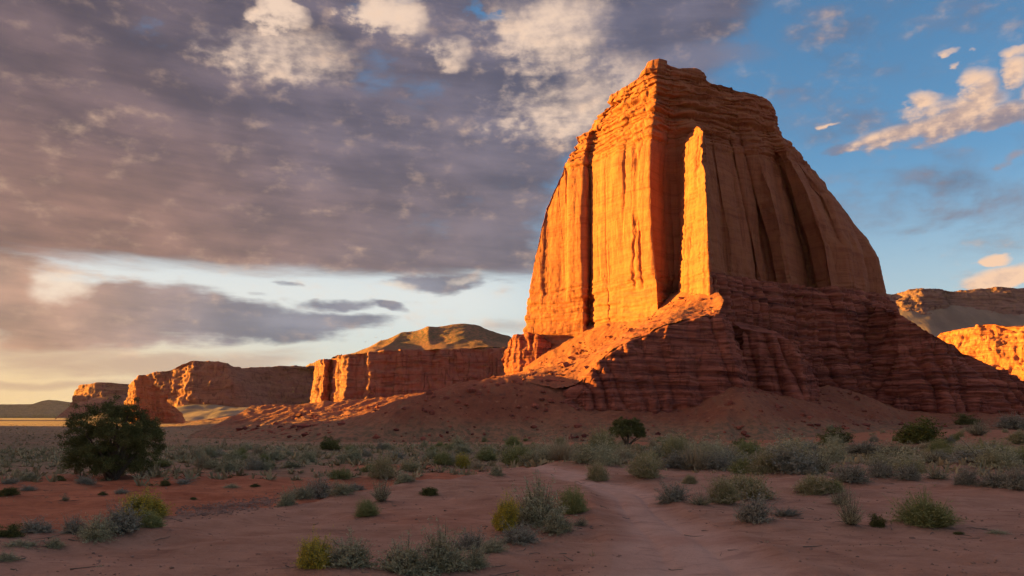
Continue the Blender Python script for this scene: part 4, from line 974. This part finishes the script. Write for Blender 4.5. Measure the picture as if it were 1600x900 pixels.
S(1580, 672, 56, 26, 'blue', 'grey-blue shrub on the slope at the right edge')
S(1592, 694, 40, 22, 'olive', 'yellowish shrub on the slope at the right edge')
S(1540, 730, 112, 34, 'blue', 'widest dark sagebrush of the right belt')
S(1400, 716, 84, 24, 'twiggy', 'brown-grey spreading shrub below the bright green bush')
S(1350, 712, 66, 22, 'blue', 'grey spreading shrub left of the brown-grey one')
S(1460, 728, 60, 22, 'twiggy', 'brownish shrub between the bright bush and the front row')
S(1155, 698, 28, 13, 'bush', 'small dark bush at the toe of the pale talus fan')
S(888, 716, 34, 16, 'olive', 'buff shrub left of the small juniper with the leaning trunk')
S(1020, 716, 40, 18, 'blue', 'grey shrub right of the small juniper with the leaning trunk')
S(760, 722, 40, 18, 'green', 'green shrub in the belt right of the small yellow one')
S(828, 728, 44, 22, 'sage', 'grey shrub on the belt above the trail end')
S(860, 722, 50, 22, 'sage', 'pale wide shrub on the belt above the trail end')

# ---- the crowded belt between the sand and the talus: each its own object, told apart only as a crowd
def belt(n, x0, x1, y0, y1, kinds, size, label, group):
    c = t = 0
    while c < n and t < n * 30:
        t += 1; px, py = rs_.uniform(x0, x1), y0 + (y1 - y0) * rs_.random() ** 1.0
        x, y, z = locate(px, py)
        if path_mask(np.array([x]), np.array([y]))[0] < 1.6 or any((x - a) ** 2 + (y - b) ** 2 < (0.40 * w) ** 2 for a, b, w in SPOTS): continue
        w = rs_.uniform(*size) * (0.8 + 0.4 * rs_.random()); k = rs_.choice(kinds)
        plant(x, y, surf1(x, y), w, w * rs_.uniform(0.42, 0.7), k, label % {'sage': 'grey-green', 'blue': 'blue-grey', 'twiggy': 'brown twiggy', 'olive': 'buff', 'green': 'green', 'bush': 'dark', 'straw': 'straw-coloured'}[k], group, False)
        SPOTS.append((x, y, w)); c += 1
belt(48, 1010, 1610, 688, 742, ['sage', 'blue', 'blue', 'twiggy', 'olive', 'sage', 'straw', 'green'], (1.5, 3.2), 'one of the small %s shrubs crowding the right scrub belt', 'shrubs of the right belt')
belt(46, 660, 1130, 690, 735, ['sage', 'sage', 'straw', 'olive', 'green', 'twiggy'], (1.3, 2.8), 'one of the small %s shrubs crowding the middle scrub belt', 'shrubs of the middle belt')
belt(34, 240, 680, 700, 738, ['sage', 'straw', 'green', 'blue'], (1.0, 1.9), 'one of the small %s shrubs dotting the left plain', 'shrubs dotting the left plain')
belt(14, 1290, 1600, 655, 690, ['bush', 'sage', 'twiggy', 'olive'], (1.5, 3.0), 'one of the small %s shrubs on the slope below the right cliffs', 'shrubs on the right slope')

# ---- junipers
def tube(pts, rad, n=7):
    pts = np.array(pts, float); d = np.gradient(pts, axis=0); d /= np.linalg.norm(d, axis=1)[:, None] + 1e-9
    a = np.cross(d, [0.3, 0.9, 0.2]); a /= np.linalg.norm(a, axis=1)[:, None] + 1e-9; b = np.cross(d, a)
    th = np.linspace(0, 2 * np.pi, n, endpoint=False)
    v = pts[:, None] + (a[:, None] * np.cos(th)[None, :, None] + b[:, None] * np.sin(th)[None, :, None]) * np.array(rad)[:, None, None]
    return v.reshape(-1, 3), grid_faces(len(pts), n, True)
def juniper(px, py, wpx, hpx, label, seed, lean=0.0, crown_lo=0.1, ncl=170, per=170, leaf=0.085, limbs=9, shape=None):
    r = np.random.default_rng(seed); x, y, z = locate(px, py); w, h = wpx / F * y, hpx / F * y
    root = empty('juniper_tree', (x, y, surf1(x, y) - 0.03))
    # crown masses: uneven lobes inside a broad dome
    lobes = []
    while len(lobes) < ncl:
        p = r.uniform(-1, 1, 3); p[2] = r.uniform(0, 1)
        prof = np.interp(p[2], [0, 0.1, 0.3, 0.55, 0.8, 1.0], shape or [0.72, 0.95, 1.0, 0.80, 0.55, 0.22])
        rad = np.hypot(p[0], p[1]) / prof
        if rad > 1 or rad < 0.5 * (p[2] < 0.75): continue
        q = np.array([p[0] * w / 2 * 0.88, p[1] * w / 2 * 0.8, h * (crown_lo + (0.93 - crown_lo) * p[2])])
        if any(np.linalg.norm((q - a) / np.array([1, 1.2, 1])) < 0.108 * w for a in lobes) and r.uniform() < 0.93: continue
        lobes.append(q)
    lobes = np.array(lobes)
    cc = (lobes[:, None] + r.normal(0, 1, (ncl, 9, 3)) * np.array([0.046, 0.046, 0.038]) * w + np.array([0, 0, 0.02 * w])).reshape(-1, 3)
    s = 0.021 * w
    C = (cc[:, None] + r.normal(0, 1, (len(cc), per, 3)) * np.array([s, s, s * 0.72])).reshape(-1, 3); C = C[C[:, 2] > 0.04 * h]
    v, f, t = leaves(C, leaf, 0.34, r, 0.5)
    t = np.clip(t * 0.6 + np.repeat(r.uniform(0, 0.4, len(C)), 4), 0, 1)
    np_mesh('crown', v, f, M_DARK, smooth=False, colors=col1(t), parent=root)
    vs, fs, o = [], [], 0
    for k in range(limbs):
        tgt = cc[r.integers(len(cc))] * np.array([0.9, 0.9, 0.92]); n = 9; tt = np.linspace(0, 1, n)[:, None]
        st = np.array([r.normal(0, 0.02) * w, r.normal(0, 0.02) * w, -0.08]); mid = st * 0.5 + tgt * 0.5 + np.array([lean * h * 0.3, 0, 0.12 * h])
        pts = st * (1 - tt) ** 2 + mid * 2 * tt * (1 - tt) + tgt * tt ** 2 + r.normal(0, 0.012 * w, (n, 3)) * tt
        v, f = tube(pts, np.linspace(0.030, 0.006, n) * h * r.uniform(0.7, 1.3)); vs.append(v); fs.append(f + o); o += len(v)
    pts = np.stack([np.linspace(0, lean, 6) * h * 0.35, np.zeros(6), np.linspace(-0.1, 0.42 * h, 6)], 1)
    v, f = tube(pts, np.linspace(0.055, 0.03, 6) * h, 9); vs.append(v); fs.append(f + o)
    v = np.concatenate(vs); np_mesh('trunk', v, np.concatenate(fs), M_BARK, colors=col1(r.uniform(0, 1, len(v))), parent=root)
    return tag(root, label, 'tree')
juniper(178, 750, 164, 118, 'big dark juniper tree with several trunks, alone on the left', 3, 0.0, 0.10, 64, 150, 0.10, 20, [0.74, 0.94, 1.0, 0.96, 0.84, 0.5])
juniper(980, 698, 62, 44, 'small juniper with a bare leaning trunk at the foot of the talus', 8, 0.12, 0.40, 40, 110, 0.20, 7, [0.9, 1.0, 0.95, 0.8, 0.6, 0.3])

# ------------------------------------------------------------------ uncountable cover: low scrub of the plain, tufts, stones
def tufts(n, r0, r1, a0, a1, size, per, keep, seed, spiky):
    r = np.random.default_rng(seed); rad = np.sqrt(r.uniform(r0 ** 2, r1 ** 2, n)) if r1 < 120 else r0 * (r1 / r0) ** r.uniform(0, 1, n) ** 0.75
    th = np.radians(r.uniform(a0, a1, n)); x, y = np.sin(th) * rad, np.cos(th) * rad
    k = keep(x, y, r); x, y, rad = x[k], y[k], rad[k]; n = len(x); z = surface(x, y)
    w = r.uniform(*size, n) * r.uniform(0.6, 1.3, n); hgt = w * r.uniform(0.35, 0.65, n)
    tip = dome_tips(n * per, 0.05, r).reshape(n, per, 3) * np.stack([w, w, hgt], 1)[:, None]
    base = tip * np.array([0.25, 0.25, 0]) ; sd_ = r.normal(size=(n, per, 3)); sd_[..., 2] *= 0.3; sd_ /= np.linalg.norm(sd_, axis=2, keepdims=True)
    ww = (w * spiky)[:, None, None]; o = np.stack([x, y, z - 0.02], 1)[:, None]
    V_ = np.stack([o + base - sd_ * ww * 0.6, o + base + sd_ * ww * 0.6, o + tip + sd_ * ww * 0.35, o + tip - sd_ * ww * 0.35], 2).reshape(-1, 3)
    t = np.repeat(np.clip(r.normal(0.4, 0.3, n), 0, 1), per * 4)
    return V_, np.arange(len(V_)).reshape(-1, 4), t
M_SCRUB = leaf_mat('low scrub', (0.24, 0.195, 0.105), (0.50, 0.37, 0.20))
def keep_plain(x, y, r):
    p = np.stack([x, y, 0 * x], 1); n = fbm(p / np.array([30, 14, 1]), 3); rd = np.hypot(x, y)
    tal = ((y > 205) & (x > -100)) * np.where(surface(x, y) > 1.5, 0.96, np.where(x < 0, 0.35, 0.8)) + ((y > 330) & (x > -170) & (y < 800)) * 0.5
    return (n + 0.25 + r.uniform(-0.3, 0.3, len(x)) > 0.0) & (r.uniform(0, 1, len(x)) > tal)
v, f, t = tufts(24000, 46, 900, -36, 36, (0.4, 1.15), 13, keep_plain, 21, 0.13)
tag(np_mesh('low_scrub', v, f, M_SCRUB, smooth=False, colors=col1(t)), 'low grey and straw scrub covering the plain', kind='stuff')
def keep_near(x, y, r):
    p = np.stack([x, y, 0 * x], 1); n = fbm(p / 6.0, 3)
    return (n + r.uniform(-0.2, 0.2, len(x)) > 0.18) & (path_mask(x, y) > 1.4)
v, f, t = tufts(1500, 12, 60, -36, 36, (0.07, 0.26), 22, keep_near, 22, 0.05)
tag(np_mesh('dry_grass', v, f, M_STRAW, smooth=False, colors=col1(t)), 'sparse dry tufts on the sand', kind='stuff')
def stones(name, pos, size, mat, seed, label):
    r = np.random.default_rng(seed); n = len(pos)
    ico = np.array([(0, 0, 1), (.894, 0, .447), (.276, .851, .447), (-.724, .526, .447), (-.724, -.526, .447), (.276, -.851, .447), (.724, .526, -.447), (-.276, .851, -.447), (-.894, 0, -.447), (-.276, -.851, -.447), (.724, -.526, -.447), (0, 0, -1)])
    fi = np.array([(0, 1, 2), (0, 2, 3), (0, 3, 4), (0, 4, 5), (0, 5, 1), (1, 6, 2), (2, 7, 3), (3, 8, 4), (4, 9, 5), (5, 10, 1), (2, 6, 7), (3, 7, 8), (4, 8, 9), (5, 9, 10), (1, 10, 6), (6, 11, 7), (7, 11, 8), (8, 11, 9), (9, 11, 10), (10, 11, 6)])
    V_ = ico[None] * r.uniform(0.65, 1.25, (n, 12, 1)) * (size[:, None, None] * r.uniform(0.6, 1.2, (n, 1, 3)) * np.array([1, 1, 0.75])) + pos[:, None]
    F_ = (fi[None] + 12 * np.arange(n)[:, None, None]).reshape(-1, 3)
    return tag(np_mesh(name, V_.reshape(-1, 3), F_, mat, smooth=False), label, kind='stuff')
r = np.random.default_rng(31)
n = 4500; th = np.radians(r.uniform(-36, 36, n)); rad = 9 * (60 / 9) ** r.uniform(0, 1, n); x, y = np.sin(th) * rad, np.cos(th) * rad
k = path_mask(x, y) > r.uniform(0.6, 1.3, n); x, y = x[k], y[k]
gx, gy = [], []
for _ in range(1500):
    u = r.uniform(); a, b, zc = locate(275 + 190 * u, 803 - 24 * u + r.normal(0, 4.5)); gx.append(a); gy.append(b)
x = np.concatenate([x, gx]); y = np.concatenate([y, gy])
def gravel_mat():
    m, g, b = new_mat('gravel'); geo = g.n.new('ShaderNodeNewGeometry'); nn = g.noise(V(g, geo.outputs['Position']), 3.0, 3)
    g.put(b.inputs['Base Color'], g.mix(g.step(nn, 0.35, 0.65), (0.20, 0.115, 0.085), (0.36, 0.20, 0.14))); return m
sz = np.concatenate([np.abs(r.normal(0.012, 0.014, len(x) - 1500)) + 0.005, r.uniform(0.02, 0.06, 1500)])
stones('gravel', np.stack([x, y, surface(x, y) + 0.003], 1), sz, gravel_mat(), 32, 'loose stones and a grey gravel patch on the sand')
n = 9000; x, y = r.uniform(-95, 205, n), r.uniform(214, 335, n); h = TALUS_H(x, y); k = h > ground_h(x, y) + 0.2
k &= r.uniform(0, 1, n) < 0.75; x, y, h = x[k], y[k], h[k]
stones('rubble', np.stack([x, y, h + 0.1], 1), np.abs(r.normal(0, 0.30, len(x))) ** 1.3 * 1.8 + 0.14, LOWROCK, 33, 'fallen blocks strewn over the talus')

def dead_sticks():
    r = np.random.default_rng(41); Vs, Fs, o = [], [], 0
    near = [q for q in SPOTS if q[1] < 55]
    for k in range(420):
        if r.uniform() < 0.7: a, b, w = near[r.integers(len(near))]; x, y = a + r.normal(0, 0.75 * w), b + r.normal(0, 0.75 * w)
        else: rad = 10 * 5 ** r.uniform(); th = R(r.uniform(-32, 32)); x, y = math.sin(th) * rad, math.cos(th) * rad
        L = r.uniform(0.12, 0.55); an = r.uniform(0, 6.28); n = 4
        px = x + np.cos(an) * L * np.linspace(-.5, .5, n) + r.normal(0, 0.02, n); py = y + np.sin(an) * L * np.linspace(-.5, .5, n) + r.normal(0, 0.02, n)
        pz = ground_h(px, py) + 0.012 + np.abs(r.normal(0, 0.015, n))
        v, f = tube(np.stack([px, py, pz], 1), np.linspace(0.010, 0.004, n) * r.uniform(0.6, 1.5), 5); Vs.append(v); Fs.append(f + o); o += len(v)
    v = np.concatenate(Vs); tag(np_mesh('dead_sticks', v, np.concatenate(Fs), M_TWIG, colors=col1(r.uniform(0, 1, len(v)))), 'dead sticks littering the sand', kind='stuff')
dead_sticks()
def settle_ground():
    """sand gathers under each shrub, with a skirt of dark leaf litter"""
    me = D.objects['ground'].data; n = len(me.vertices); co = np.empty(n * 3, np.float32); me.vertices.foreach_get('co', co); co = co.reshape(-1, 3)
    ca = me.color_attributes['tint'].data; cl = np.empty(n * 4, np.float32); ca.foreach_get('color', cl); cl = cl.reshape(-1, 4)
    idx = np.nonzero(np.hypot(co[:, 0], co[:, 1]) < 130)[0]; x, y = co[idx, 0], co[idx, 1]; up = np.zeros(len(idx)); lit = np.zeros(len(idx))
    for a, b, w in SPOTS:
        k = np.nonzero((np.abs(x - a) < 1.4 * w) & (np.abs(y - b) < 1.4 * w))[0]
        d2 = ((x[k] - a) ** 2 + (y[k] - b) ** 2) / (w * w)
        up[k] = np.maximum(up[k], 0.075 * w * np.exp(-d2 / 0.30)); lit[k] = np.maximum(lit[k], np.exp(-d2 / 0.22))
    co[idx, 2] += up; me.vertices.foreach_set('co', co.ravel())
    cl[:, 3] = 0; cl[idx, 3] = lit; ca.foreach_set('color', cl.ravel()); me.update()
settle_ground()

# ------------------------------------------------------------------ the evening air
def build_haze():
    m = D.materials.new('air'); m.use_nodes = True; nt = m.node_tree; nt.nodes.clear()
    out = nt.nodes.new('ShaderNodeOutputMaterial'); pv = nt.nodes.new('ShaderNodeVolumePrincipled')
    pv.inputs['Color'].default_value = (0.55, 0.70, 1.0, 1); pv.inputs['Density'].default_value = 0.9e-5
    nt.links.new(pv.outputs[0], out.inputs['Volume'])
    x, y0, y1, z0, z1 = 43000, -43000, 43000, -12, 330
    v = [(a, b, c) for c in (z0, z1) for b in (y0, y1) for a in (-x, x)]
    f = [(0, 2, 3, 1), (4, 5, 7, 6), (0, 1, 5, 4), (2, 6, 7, 3), (0, 4, 6, 2), (1, 3, 7, 5)]
    tag(np_mesh('haze', v, f, m, smooth=False), kind='stuff')
build_haze()
